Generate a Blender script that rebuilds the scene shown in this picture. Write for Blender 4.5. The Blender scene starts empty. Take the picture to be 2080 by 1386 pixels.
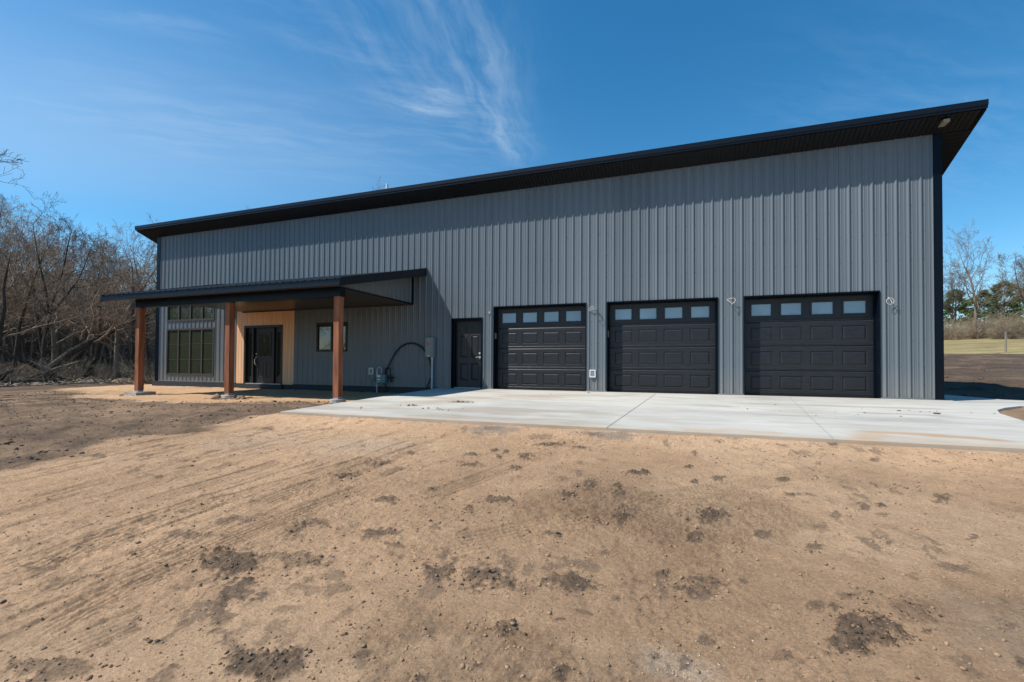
import bpy, math, random
import numpy as np
from mathutils import Vector, Matrix
SC = bpy.context.scene
COL = SC.collection
# ------------------------------------------------------------------ camera
cam_d = bpy.data.cameras.new("camera"); cam = bpy.data.objects.new("camera", cam_d); COL.objects.link(cam)
YAW, PITCH, ROLL = .351, .017, .006
def _cam():
    cy, sy = math.cos(YAW), math.sin(YAW); cp, sp = math.cos(PITCH), math.sin(PITCH); cr, sr = math.cos(ROLL), math.sin(ROLL)
    f = Vector((-sy*cp, cy*cp, sp)); r = Vector((cy, sy, 0)); u = r.cross(f)
    r2 = r*cr + u*sr; u2 = u*cr - r*sr
    m = Matrix((r2, u2, -f)).transposed().to_4x4(); m.translation = Vector((5.331, -12.968, .694)); return m
cam.matrix_world = _cam()
cam_d.sensor_width = 36; cam_d.lens = 940/2080*36; cam_d.shift_y = 35/2080
cam_d.clip_start = .05; cam_d.clip_end = 3000
SC.camera = cam
# ------------------------------------------------------------------ world + sun
SUN = Vector((1.42, 1.0, -2.25)).normalized()
EL = math.asin(-SUN.z); AZ = math.atan2(-SUN.x, -SUN.y)        # clockwise from +Y
world = bpy.data.worlds.new("World"); SC.world = world; world.use_nodes = True
WT = world.node_tree; WT.nodes.clear()
def wn(t, **kw):
    n = WT.nodes.new(t)
    for k, v in kw.items(): setattr(n, k, v)
    return n
def build_world():
    out = wn('ShaderNodeOutputWorld'); bg = wn('ShaderNodeBackground'); L = WT.links.new
    sky = wn('ShaderNodeTexSky', sky_type='NISHITA', sun_disc=False)
    sky.sun_elevation = EL; sky.sun_rotation = AZ; sky.altitude = 300; sky.air_density = 1.0; sky.dust_density = .3; sky.ozone_density = 3.0
    hs = wn('ShaderNodeHueSaturation'); hs.inputs['Hue'].default_value = .490; hs.inputs['Saturation'].default_value = 1.33; hs.inputs['Value'].default_value = 1.0
    L(sky.outputs[0], hs.inputs['Color'])
    tc = wn('ShaderNodeTexCoord'); sep = wn('ShaderNodeSeparateXYZ'); L(tc.outputs['Generated'], sep.inputs[0])
    zc = wn('ShaderNodeMath', operation='MAXIMUM'); zc.inputs[1].default_value = .05; L(sep.outputs[2], zc.inputs[0])
    du = wn('ShaderNodeMath', operation='DIVIDE'); L(sep.outputs[0], du.inputs[0]); L(zc.outputs[0], du.inputs[1])
    dv = wn('ShaderNodeMath', operation='DIVIDE'); L(sep.outputs[1], dv.inputs[0]); L(zc.outputs[0], dv.inputs[1])
    uv = wn('ShaderNodeCombineXYZ'); L(du.outputs[0], uv.inputs[0]); L(dv.outputs[0], uv.inputs[1])
    # warp so the cirrus edges fray
    nw = wn('ShaderNodeTexNoise'); nw.inputs['Scale'].default_value = 4; nw.inputs['Detail'].default_value = 9; L(uv.outputs[0], nw.inputs['Vector'])
    sub = wn('ShaderNodeVectorMath', operation='SUBTRACT'); sub.inputs[1].default_value = (.5, .5, .5); L(nw.outputs['Color'], sub.inputs[0])
    scl = wn('ShaderNodeVectorMath', operation='SCALE'); scl.inputs['Scale'].default_value = .14; L(sub.outputs[0], scl.inputs[0])
    wuv = wn('ShaderNodeVectorMath', operation='ADD'); L(uv.outputs[0], wuv.inputs[0]); L(scl.outputs[0], wuv.inputs[1])
    def streak(angle, sx, sy, lo, hi, det=8):
        mp = wn('ShaderNodeMapping', vector_type='TEXTURE'); mp.inputs['Rotation'].default_value = (0, 0, angle); mp.inputs['Scale'].default_value = (1/sx, 1/sy, 1); L(wuv.outputs[0], mp.inputs['Vector'])
        n = wn('ShaderNodeTexNoise'); n.inputs['Scale'].default_value = 1; n.inputs['Detail'].default_value = det; n.inputs['Roughness'].default_value = .62; L(mp.outputs[0], n.inputs['Vector'])
        r = wn('ShaderNodeMapRange', interpolation_type='SMOOTHSTEP'); r.inputs[1].default_value = lo; r.inputs[2].default_value = hi; L(n.outputs['Fac'], r.inputs[0]); return r.outputs[0]
    s1 = streak(math.radians(99), 2.2, 13, .30, .80, 12)
    s2 = streak(math.radians(36), 2.6, 12, .32, .84, 12)
    total = None
    #      u     v    angle  la    lb   strength noise  (real directions in the sky: u = x/z, v = y/z)
    for (u, v, ang, la, lb, st, nz) in [
        (-.59, 1.18, 95, .46, .15, .20, s1), (-.66, 1.62, 97, .46, .13, .25, s1), (-.73, 1.92, 100, .26, .12, .36, s1),
        (-.88, 1.53, 24, .16, .09, .48, s2), (-1.0, 1.47, 26, .18, .11, .26, s2), (-.80, 1.75, 100, .4, .26, .2, s2),
        (-.78, 1.25, 95, .6, .36, .2, s1), (-1.0, 1.14, 60, .5, .14, .26, s2), (-1.46, .90, 40, .26, .06, .30, s2),
        (-2.4, 1.5, 30, 1.9, 1.0, .20, None), (-2.9, .7, 25, 1.9, 1.1, .24, None), (-1.7, 1.5, 35, 1.1, .5, .22, s2), (1.0, 2.6, 60, 1.2, .5, .20, s2)]:
        mp = wn('ShaderNodeMapping', vector_type='TEXTURE'); mp.inputs['Location'].default_value = (u, v, 0); mp.inputs['Rotation'].default_value = (0, 0, math.radians(ang)); mp.inputs['Scale'].default_value = (la, lb, 1)
        L(wuv.outputs[0], mp.inputs['Vector'])
        ln = wn('ShaderNodeVectorMath', operation='LENGTH'); L(mp.outputs[0], ln.inputs[0])
        r = wn('ShaderNodeMapRange', interpolation_type='SMOOTHERSTEP'); r.inputs[1].default_value = 1.5; r.inputs[2].default_value = 0; r.inputs[3].default_value = 0; r.inputs[4].default_value = st; L(ln.outputs['Value'], r.inputs[0])
        m = wn('ShaderNodeMath', operation='MULTIPLY'); L(r.outputs[0], m.inputs[0]); m.inputs[1].default_value = 1
        if nz is not None: L(nz, m.inputs[1])                  # a plain veil of haze has no fibres
        if total is None: total = m.outputs[0]
        else:
            a = wn('ShaderNodeMath', operation='ADD'); L(total, a.inputs[0]); L(m.outputs[0], a.inputs[1]); total = a.outputs[0]
    dm = wn('ShaderNodeMath', operation='MULTIPLY'); dm.inputs[1].default_value = .66; L(total, dm.inputs[0]); total = dm.outputs[0]
    cl = wn('ShaderNodeMath', operation='MINIMUM'); cl.inputs[1].default_value = .6; L(total, cl.inputs[0])
    mx = wn('ShaderNodeMixRGB'); mx.inputs[2].default_value = (4.0, 4.9, 5.7, 1); L(cl.outputs[0], mx.inputs[0]); L(hs.outputs[0], mx.inputs[1])
    L(mx.outputs[0], bg.inputs[0]); bg.inputs[1].default_value = .142; L(bg.outputs[0], out.inputs[0])
build_world()
sl = bpy.data.lights.new("sun", 'SUN'); sl.energy = 5.0; sl.angle = math.radians(.5); sl.color = (1, .95, .87)
so = bpy.data.objects.new("sun", sl); COL.objects.link(so); so.rotation_euler = SUN.to_track_quat('-Z', 'Y').to_euler(); so.location = (-30, -20, 45)
vs = SC.view_settings; vs.view_transform = 'Standard'; vs.look = 'None'; vs.exposure = .2; vs.gamma = 1
SC.cycles.max_bounces = 8; SC.cycles.caustics_reflective = False; SC.cycles.caustics_refractive = False
# ------------------------------------------------------------------ noise
def _hash(ix, iy, s):
    h = ix*np.uint32(374761393) + iy*np.uint32(668265263) + np.uint32((s*1442695041) & 0xFFFFFFFF)
    h ^= h >> np.uint32(13); h *= np.uint32(1274126177); h ^= h >> np.uint32(16)
    return (h & np.uint32(0xFFFF)).astype(np.float32)*np.float32(1/65535)
def vnoise(x, y, s=0):
    x = np.asarray(x, np.float32); y = np.asarray(y, np.float32); ix = np.floor(x); iy = np.floor(y); fx = x-ix; fy = y-iy
    ix = ix.astype(np.int32).view(np.uint32); iy = iy.astype(np.int32).view(np.uint32); one = np.uint32(1)
    u = fx*fx*fx*(fx*(fx*6-15)+10); v = fy*fy*fy*(fy*(fy*6-15)+10)
    a = _hash(ix, iy, s); b = _hash(ix+one, iy, s); c = _hash(ix, iy+one, s); d = _hash(ix+one, iy+one, s)
    return (a+(b-a)*u)*(1-v)+(c+(d-c)*u)*v
def fbm(x, y, f, o=4, s=0, g=.5):
    t = 0; a = 1; n = 0
    for i in range(o):
        t = t+a*vnoise(x*f+17.3*i, y*f-9.1*i, s+i*7); n += a; a *= g; f *= 2.03
    return t/n                                  # 0..1
def sm(a, b, t):
    t = np.clip((t-a)/(b-a), 0, 1); return t*t*(3-2*t)
# ------------------------------------------------------------------ mesh helpers
class MB:
    def __init__(s): s.v = []; s.f = []
    def quad(s, a, b, c, d):
        n = len(s.v); s.v += [a, b, c, d]; s.f.append((n, n+1, n+2, n+3))
    def tri(s, a, b, c):
        n = len(s.v); s.v += [a, b, c]; s.f.append((n, n+1, n+2))
    def box(s, x0, x1, y0, y1, z0, z1):
        n = len(s.v); s.v += [(x, y, z) for z in (z0, z1) for y in (y0, y1) for x in (x0, x1)]
        s.f += [tuple(n+i for i in q) for q in ((0,2,3,1),(4,5,7,6),(0,1,5,4),(2,6,7,3),(0,4,6,2),(1,3,7,5))]
    def hexa(s, p):                              # 8 points: bottom 4 ccw, top 4 ccw
        n = len(s.v); s.v += [tuple(q) for q in p]
        s.f += [tuple(n+i for i in q) for q in ((3,2,1,0),(4,5,6,7),(0,1,5,4),(1,2,6,5),(2,3,7,6),(3,0,4,7))]
    def prism(s, poly, axis, a, b):              # polygon in the plane normal to axis
        def P(p, t):
            return (t, p[0], p[1]) if axis == 'x' else ((p[0], t, p[1]) if axis == 'y' else (p[0], p[1], t))
        n = len(s.v); m = len(poly); s.v += [P(p, a) for p in poly]+[P(p, b) for p in poly]
        s.f.append(tuple(range(n+m-1, n-1, -1))); s.f.append(tuple(range(n+m, n+2*m)))
        for i in range(m): j = (i+1) % m; s.f.append((n+i, n+j, n+m+j, n+m+i))
    def cyl(s, c, axis, r, h, n=16, r2=None):
        r2 = r if r2 is None else r2; k = len(s.v); c = Vector(c); a = Vector(axis).normalized(); t = a.orthogonal().normalized(); b = a.cross(t)
        for e, rr in ((0, r), (h, r2)):
            for i in range(n):
                w = 2*math.pi*i/n; s.v.append(tuple(c+a*e+(t*math.cos(w)+b*math.sin(w))*rr))
        s.f.append(tuple(range(k+n-1, k-1, -1))); s.f.append(tuple(range(k+n, k+2*n)))
        for i in range(n): j = (i+1) % n; s.f.append((k+i, k+j, k+n+j, k+n+i))
    def tube(s, pts, r, n=8):
        k = len(s.v); pts = [Vector(p) for p in pts]; m = len(pts); t = None
        rs = r if isinstance(r, (list, tuple)) else [r]*m
        for i, p in enumerate(pts):
            d = (pts[min(i+1, m-1)]-pts[max(i-1, 0)]).normalized()
            t = d.orthogonal().normalized() if t is None else (t-d*t.dot(d)).normalized()
            b = d.cross(t)
            for q in range(n):
                w = 2*math.pi*q/n; s.v.append(tuple(p+(t*math.cos(w)+b*math.sin(w))*rs[i]))
        for i in range(m-1):
            for q in range(n):
                z = (q+1) % n; s.f.append((k+i*n+q, k+i*n+z, k+(i+1)*n+z, k+(i+1)*n+q))
        s.f.append(tuple(range(k+n-1, k-1, -1))); s.f.append(tuple(range(k+(m-1)*n, k+m*n)))
    def build(s, name, mat, parent=None, bevel=0, smooth=False, fix=True):
        me = bpy.data.meshes.new(name); me.from_pydata([tuple(v) for v in s.v], [], s.f)
        if fix:
            import bmesh
            bm = bmesh.new(); bm.from_mesh(me); bmesh.ops.recalc_face_normals(bm, faces=bm.faces)
            if bevel: bmesh.ops.bevel(bm, geom=bm.edges[:], offset=bevel, segments=2, affect='EDGES', profile=.7)
            bm.to_mesh(me); bm.free()
        if mat: me.materials.append(mat)
        if smooth: me.polygons.foreach_set('use_smooth', [True]*len(me.polygons))
        o = bpy.data.objects.new(name, me); COL.objects.link(o)
        if parent: o.parent = parent
        return o
def curve(P, n=8):                               # Catmull-Rom through points
    P = [Vector(p) for p in P]; P = [P[0]*2-P[1]]+P+[P[-1]*2-P[-2]]; out = []
    for i in range(1, len(P)-2):
        for k in range(n):
            t = k/n; a, b, c, d = P[i-1:i+3]
            out.append(.5*((2*b)+(c-a)*t+(2*a-5*b+4*c-d)*t*t+(3*b-a-3*c+d)*t**3))
    return out+[P[-2]]
def tag(o, label, cat, group=None, kind=None):
    o['label'] = label; o['category'] = cat
    if group: o['group'] = group
    if kind: o['kind'] = kind
    return o
def thing(name, label, cat, loc=(0, 0, 0), group=None):
    o = bpy.data.objects.new(name, None); COL.objects.link(o); o.location = loc; o.empty_display_size = .2
    return tag(o, label, cat, group)
# ------------------------------------------------------------------ materials
def mat(name, col, rough=.5, spec=.5, metal=0, bump=None, var=None, coat=0):
    m = bpy.data.materials.new(name); m.use_nodes = True; t = m.node_tree; b = t.nodes['Principled BSDF']
    b.inputs['Base Color'].default_value = (*col, 1); b.inputs['Roughness'].default_value = rough; b.inputs['Specular IOR Level'].default_value = spec; b.inputs['Metallic'].default_value = metal
    b.inputs['Coat Weight'].default_value = coat
    tc = t.nodes.new('ShaderNodeTexCoord')
    def noise(scale, det, vec=(1, 1, 1), rgh=.55):
        mp = t.nodes.new('ShaderNodeMapping'); mp.inputs['Scale'].default_value = vec; t.links.new(tc.outputs['Object'], mp.inputs[0])
        n = t.nodes.new('ShaderNodeTexNoise'); n.inputs['Scale'].default_value = scale; n.inputs['Detail'].default_value = det; n.inputs['Roughness'].default_value = rgh; t.links.new(mp.outputs[0], n.inputs['Vector']); return n
    if var:                                      # (scale, detail, vec, lo, hi)
        n = noise(var[0], var[1], var[2]); r = t.nodes.new('ShaderNodeMapRange'); r.inputs[1].default_value = .3; r.inputs[2].default_value = .7; r.inputs[3].default_value = var[3]; r.inputs[4].default_value = var[4]
        t.links.new(n.outputs['Fac'], r.inputs[0]); mm = t.nodes.new('ShaderNodeVectorMath'); mm.operation = 'SCALE'; mm.inputs[0].default_value = col; t.links.new(r.outputs[0], mm.inputs['Scale']); t.links.new(mm.outputs[0], b.inputs['Base Color'])
    if bump:                                     # (scale, detail, vec, strength, dist)
        n = noise(*bump[:3]); bp = t.nodes.new('ShaderNodeBump'); bp.inputs['Strength'].default_value = bump[3]; bp.inputs['Distance'].default_value = bump[4]
        t.links.new(n.outputs['Fac'], bp.inputs['Height']); t.links.new(bp.outputs[0], b.inputs['Normal'])
    return m
M = {}
M['siding'] = mat('siding_grey', (.131, .155, .174), .40, .4, bump=(1.1, 3, (1, 1, .35), .25, .02), var=(.7, 4, (1, 1, .3), .93, 1.07))
def weather(m):
    t = m.node_tree; L = t.links.new; b = t.nodes['Principled BSDF']; src = b.inputs['Base Color'].links[0].from_socket
    ge = t.nodes.new('ShaderNodeNewGeometry'); sp = t.nodes.new('ShaderNodeSeparateXYZ'); L(ge.outputs['Position'], sp.inputs[0])
    dv = t.nodes.new('ShaderNodeMath'); dv.operation = 'DIVIDE'; dv.inputs[1].default_value = .9144; L(sp.outputs[0], dv.inputs[0])
    fl = t.nodes.new('ShaderNodeMath'); fl.operation = 'FLOOR'; L(dv.outputs[0], fl.inputs[0])
    wnz = t.nodes.new('ShaderNodeTexWhiteNoise'); wnz.noise_dimensions = '1D'; L(fl.outputs[0], wnz.inputs['W'])
    mr = t.nodes.new('ShaderNodeMapRange'); mr.inputs[3].default_value = .93; mr.inputs[4].default_value = 1.07; L(wnz.outputs['Value'], mr.inputs[0])
    sc = t.nodes.new('ShaderNodeVectorMath'); sc.operation = 'SCALE'; L(src, sc.inputs[0]); L(mr.outputs[0], sc.inputs['Scale'])
    mp = t.nodes.new('ShaderNodeMapping'); mp.inputs['Scale'].default_value = (3, 3, 1.2); L(ge.outputs['Position'], mp.inputs[0])
    n = t.nodes.new('ShaderNodeTexNoise'); n.inputs['Scale'].default_value = 2; n.inputs['Detail'].default_value = 7; n.inputs['Roughness'].default_value = .7; L(mp.outputs[0], n.inputs['Vector'])
    h = t.nodes.new('ShaderNodeMapRange'); h.inputs[1].default_value = .75; h.inputs[2].default_value = 0; h.inputs[3].default_value = 0; h.inputs[4].default_value = .55; L(sp.outputs[2], h.inputs[0])
    pw = t.nodes.new('ShaderNodeMath'); pw.operation = 'MULTIPLY'; L(h.outputs[0], pw.inputs[0]); L(n.outputs['Fac'], pw.inputs[1])
    mx = t.nodes.new('ShaderNodeMixRGB'); mx.inputs[2].default_value = (.30, .25, .19, 1); L(pw.outputs[0], mx.inputs[0]); L(sc.outputs[0], mx.inputs[1]); L(mx.outputs[0], b.inputs['Base Color'])
weather(M['siding'])
M['black'] = mat('black_trim_metal', (.003, .006, .012), .32, .14, bump=(1.5, 2, (1, 1, 1), .15, .02))
M['fascia'] = mat('fascia_metal', (.007, .010, .017), .33, .22, bump=(.9, 2, (1, 1, 1), .12, .02))
M['soffit'] = mat('soffit_metal', (.0065, .0075, .0095), .35, .3)
M['roof'] = mat('roof_metal', (.03, .032, .038), .36, .5)
M['door'] = mat('garage_door_steel', (.016, .0175, .021), .40, .36, bump=(14, 6, (.5, 1, 9), .5, .004), var=(10, 5, (.6, 1, 8), .7, 1.45))
M['mandoor'] = mat('black_door_paint', (.016, .016, .019), .4, .45, bump=(60, 3, (1, 1, .2), .1, .002))
M['frame'] = mat('window_frame_black', (.014, .014, .015), .45, .45)
M['bronze'] = mat('window_frame_bronze', (.05, .047, .04), .45, .45)
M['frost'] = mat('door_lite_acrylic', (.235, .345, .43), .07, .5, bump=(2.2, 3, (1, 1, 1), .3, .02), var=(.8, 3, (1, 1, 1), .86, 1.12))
M['glass'] = mat('window_glass', (.030, .037, .023), .02, 1.0, bump=(1.3, 2, (1, 1, 1), .05, .006))  # greenish reflection is put into the base colour
M['smoke'] = mat('dark_glass', (.008, .009, .011), .12, .25)
M['cedar'] = mat('cedar_post', (.275, .105, .052), .62, .25, bump=(5, 6, (9, 9, .5), .5, .006), var=(2.2, 8, (5, 5, .55), .5, 1.35))
M['pine'] = mat('tan_wood_panel', (.70, .43, .25), .5, .3, bump=(4, 5, (8, 8, .4), .25, .003), var=(1.6, 5, (6, 6, .4), .86, 1.12))
M['steel'] = mat('galvanised_steel', (.42, .45, .47), .45, .5, .6)
M['nickel'] = mat('satin_nickel', (.75, .72, .66), .25, .5, 1)
M['pipe'] = mat('grey_conduit', (.40, .44, .47), .5, .4)
M['elbox'] = mat('grey_green_enamel', (.19, .235, .235), .45, .4, var=(3, 3, (1, 1, 1), .93, 1.07))
M['meter'] = mat('meter_green_grey', (.13, .19, .20), .5, .4, var=(8, 3, (1, 1, 1), .9, 1.1))
M['white'] = mat('white_plastic', (.72, .72, .70), .4, .4)
M['red'] = mat('pink_red_sticker', (.65, .06, .12), .5, .3)
M['cable'] = mat('black_cable', (.008, .008, .009), .5, .4)
M['wire'] = mat('white_wire', (.60, .56, .50), .45, .4)
M['copper'] = mat('bare_copper', (.5, .2, .09), .4, .5, .8)
M['beige'] = mat('beige_plastic', (.27, .24, .17), .5, .4)
M['found'] = mat('dark_foundation_coating', (.03, .032, .036), .7, .3, bump=(20, 5, (1, 1, 1), .3, .01))
M['rubber'] = mat('rubber_seal', (.012, .012, .013), .7, .3)
M['footing'] = mat('rough_concrete', (.40, .37, .33), .9, .2, bump=(9, 8, (1, 1, 1), .8, .04), var=(5, 6, (1, 1, 1), .65, 1.2))
M['interior'] = mat('interior_drywall', (.30, .28, .24), .8, .2)
M['bark'] = mat('grey_brown_bark', (.19, .155, .12), .9, .15, bump=(8, 6, (3, 3, .5), .9, .03), var=(3, 6, (2, 2, .5), .55, 1.4))
M['bark_dark'] = mat('dark_bark', (.075, .060, .047), .9, .15, bump=(8, 6, (3, 3, .5), .9, .03), var=(3, 6, (2, 2, .5), .55, 1.4))
M['twig'] = mat('bare_twigs', (.27, .20, .145), .85, .15, var=(1.2, 3, (1, 1, 1), .6, 1.35))
M['twig_far'] = mat('far_bare_twigs', (.21, .17, .135), .85, .15, var=(.8, 3, (1, 1, 1), .65, 1.3))
M['leaf'] = mat('dead_leaves', (.20, .105, .055), .8, .15, var=(5, 2, (1, 1, 1), .5, 1.5))
M['brush'] = mat('dry_brush', (.30, .235, .165), .85, .15, var=(2, 3, (1, 1, 1), .55, 1.35))
M['needle'] = mat('evergreen_needles', (.13, .175, .07), .8, .2, var=(2, 3, (1, 1, 1), .5, 1.4))
M['grey_wood'] = mat('weathered_wood', (.26, .235, .20), .85, .2, bump=(5, 6, (8, 8, .6), .6, .01), var=(3, 5, (6, 6, .4), .6, 1.25))
M['weed'] = mat('green_weed', (.09, .15, .04), .7, .2)
M['clod'] = mat('dark_soil_clods', (.115, .085, .063), .95, .1, bump=(40, 5, (1, 1, 1), .8, .01), var=(1.1, 3, (1, 1, 1), .6, 1.9))
M['crumb'] = mat('tan_soil_crumbs', (.30, .205, .132), .95, .1, bump=(60, 4, (1, 1, 1), .6, .006), var=(1.7, 3, (1, 1, 1), .6, 1.25))
M['pebble'] = mat('pale_pebbles', (.46, .38, .29), .8, .25, var=(3, 2, (1, 1, 1), .55, 1.25))
def soil_material():
    m = bpy.data.materials.new('bare_soil'); m.use_nodes = True; t = m.node_tree; L = t.links.new; b = t.nodes['Principled BSDF']
    b.inputs['Roughness'].default_value = .95; b.inputs['Specular IOR Level'].default_value = .12
    at = t.nodes.new('ShaderNodeAttribute'); at.attribute_name = 'soil'
    tc = t.nodes.new('ShaderNodeTexCoord')
    def noise(s, d, r=.6):
        n = t.nodes.new('ShaderNodeTexNoise'); n.inputs['Scale'].default_value = s; n.inputs['Detail'].default_value = d; n.inputs['Roughness'].default_value = r; L(tc.outputs['Object'], n.inputs['Vector']); return n
    n1 = noise(6, 10, .74); n2 = noise(60, 8, .78)
    r1 = t.nodes.new('ShaderNodeMapRange'); r1.inputs[1].default_value = .3; r1.inputs[2].default_value = .72; r1.inputs[3].default_value = .80; r1.inputs[4].default_value = 1.18; L(n1.outputs['Fac'], r1.inputs[0])
    r2 = t.nodes.new('ShaderNodeMapRange'); r2.inputs[1].default_value = .3; r2.inputs[2].default_value = .7; r2.inputs[3].default_value = .64; r2.inputs[4].default_value = 1.30; L(n2.outputs['Fac'], r2.inputs[0])
    mm = t.nodes.new('ShaderNodeMath'); mm.operation = 'MULTIPLY'; L(r1.outputs[0], mm.inputs[0]); L(r2.outputs[0], mm.inputs[1])
    sc = t.nodes.new('ShaderNodeVectorMath'); sc.operation = 'SCALE'; L(at.outputs['Color'], sc.inputs[0]); L(mm.outputs[0], sc.inputs['Scale'])
    vo = t.nodes.new('ShaderNodeTexVoronoi'); vo.inputs['Scale'].default_value = 48; L(tc.outputs['Object'], vo.inputs['Vector'])
    th = t.nodes.new('ShaderNodeMapRange'); th.inputs[1].default_value = .20; th.inputs[2].default_value = .12; L(vo.outputs['Distance'], th.inputs[0])
    sx = t.nodes.new('ShaderNodeSeparateColor'); L(vo.outputs['Color'], sx.inputs[0])
    gt = t.nodes.new('ShaderNodeMath'); gt.operation = 'GREATER_THAN'; gt.inputs[1].default_value = .90; L(sx.outputs[0], gt.inputs[0])
    pm = t.nodes.new('ShaderNodeMath'); pm.operation = 'MULTIPLY'; L(th.outputs[0], pm.inputs[0]); L(gt.outputs[0], pm.inputs[1])
    pm2 = t.nodes.new('ShaderNodeMath'); pm2.operation = 'MULTIPLY'; pm2.inputs[1].default_value = .75; L(pm.outputs[0], pm2.inputs[0])
    mx = t.nodes.new('ShaderNodeMixRGB'); mx.inputs[2].default_value = (.50, .42, .33, 1); L(pm2.outputs[0], mx.inputs[0]); L(sc.outputs[0], mx.inputs[1]); L(mx.outputs[0], b.inputs['Base Color'])
    n3 = noise(24, 10, .72)
    bp = t.nodes.new('ShaderNodeBump'); bp.inputs['Strength'].default_value = .95; bp.inputs['Distance'].default_value = .042; L(n3.outputs['Fac'], bp.inputs['Height'])
    bp2 = t.nodes.new('ShaderNodeBump'); bp2.inputs['Strength'].default_value = .9; bp2.inputs['Distance'].default_value = .011; L(n2.outputs['Fac'], bp2.inputs['Height']); L(bp.outputs[0], bp2.inputs['Normal'])
    L(bp2.outputs[0], b.inputs['Normal']); return m
def concrete_material():
    m = bpy.data.materials.new('pale_concrete'); m.use_nodes = True; t = m.node_tree; L = t.links.new; b = t.nodes['Principled BSDF']
    b.inputs['Roughness'].default_value = .8; b.inputs['Specular IOR Level'].default_value = .3
    at = t.nodes.new('ShaderNodeAttribute'); at.attribute_name = 'stain'; tc = t.nodes.new('ShaderNodeTexCoord')
    mp = t.nodes.new('ShaderNodeMapping'); mp.inputs['Scale'].default_value = (.7, 2.2, 1); L(tc.outputs['Object'], mp.inputs[0])
    n = t.nodes.new('ShaderNodeTexNoise'); n.inputs['Scale'].default_value = 2.2; n.inputs['Detail'].default_value = 9; n.inputs['Roughness'].default_value = .65; L(mp.outputs[0], n.inputs['Vector'])
    r = t.nodes.new('ShaderNodeMapRange'); r.inputs[1].default_value = .3; r.inputs[2].default_value = .7; r.inputs[3].default_value = .84; r.inputs[4].default_value = 1.07; L(n.outputs['Fac'], r.inputs[0])
    sc = t.nodes.new('ShaderNodeVectorMath'); sc.operation = 'SCALE'; L(at.outputs['Color'], sc.inputs[0]); L(r.outputs[0], sc.inputs['Scale']); L(sc.outputs[0], b.inputs['Base Color'])
    n2 = t.nodes.new('ShaderNodeTexNoise'); n2.inputs['Scale'].default_value = 90; n2.inputs['Detail'].default_value = 4; L(tc.outputs['Object'], n2.inputs['Vector'])
    bp = t.nodes.new('ShaderNodeBump'); bp.inputs['Strength'].default_value = .25; bp.inputs['Distance'].default_value = .004; L(n2.outputs['Fac'], bp.inputs['Height']); L(bp.outputs[0], b.inputs['Normal'])
    return m
M['soil'] = soil_material(); M['concrete'] = concrete_material()
# ------------------------------------------------------------------ driveway outline
DRIVE = [(-1.80, -.045), (-1.76, -6.27), (9.15, -6.2), (9.75, -4.9), (10.3, -3.52), (10.52, -2.5), (10.78, -1.9), (11.13, -1.42), (11.6, -.98), (12.4, -.7), (18, -.35), (18, 1.3),
         (12.5, .62), (12.2, .78), (12.12, 1.6), (11.9, 2.6), (10.95, 2.6), (10.95, -.045)]
def inside(P, x, y):
    r = np.zeros(x.shape, bool); n = len(P)
    for i in range(n):
        (x0, y0), (x1, y1) = P[i], P[(i+1) % n]
        c = ((y0 > y) != (y1 > y))
        with np.errstate(divide='ignore', invalid='ignore'):
            r ^= c & (x < (x1-x0)*(y-y0)/(y1-y0+1e-12)+x0)
    return r
def pip(P, x, y):
    r = False; j = len(P)-1
    for i in range(len(P)):
        xi, yi = P[i]; xj, yj = P[j]
        if (yi > y) != (yj > y) and x < (xj-xi)*(y-yi)/(yj-yi)+xi: r = not r
        j = i
    return r
def edge_dist(P, x, y, closed=True):
    d = np.full(x.shape, 1e9); n = len(P)
    for i in range(n if closed else n-1):
        (x0, y0), (x1, y1) = P[i], P[(i+1) % n]; dx, dy = x1-x0, y1-y0
        t = np.clip(((x-x0)*dx+(y-y0)*dy)/(dx*dx+dy*dy), 0, 1); d = np.minimum(d, np.hypot(x-x0-t*dx, y-y0-t*dy))
    return d
def slab_z(x, y): return -.03*np.clip(-y, 0, 9)
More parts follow.
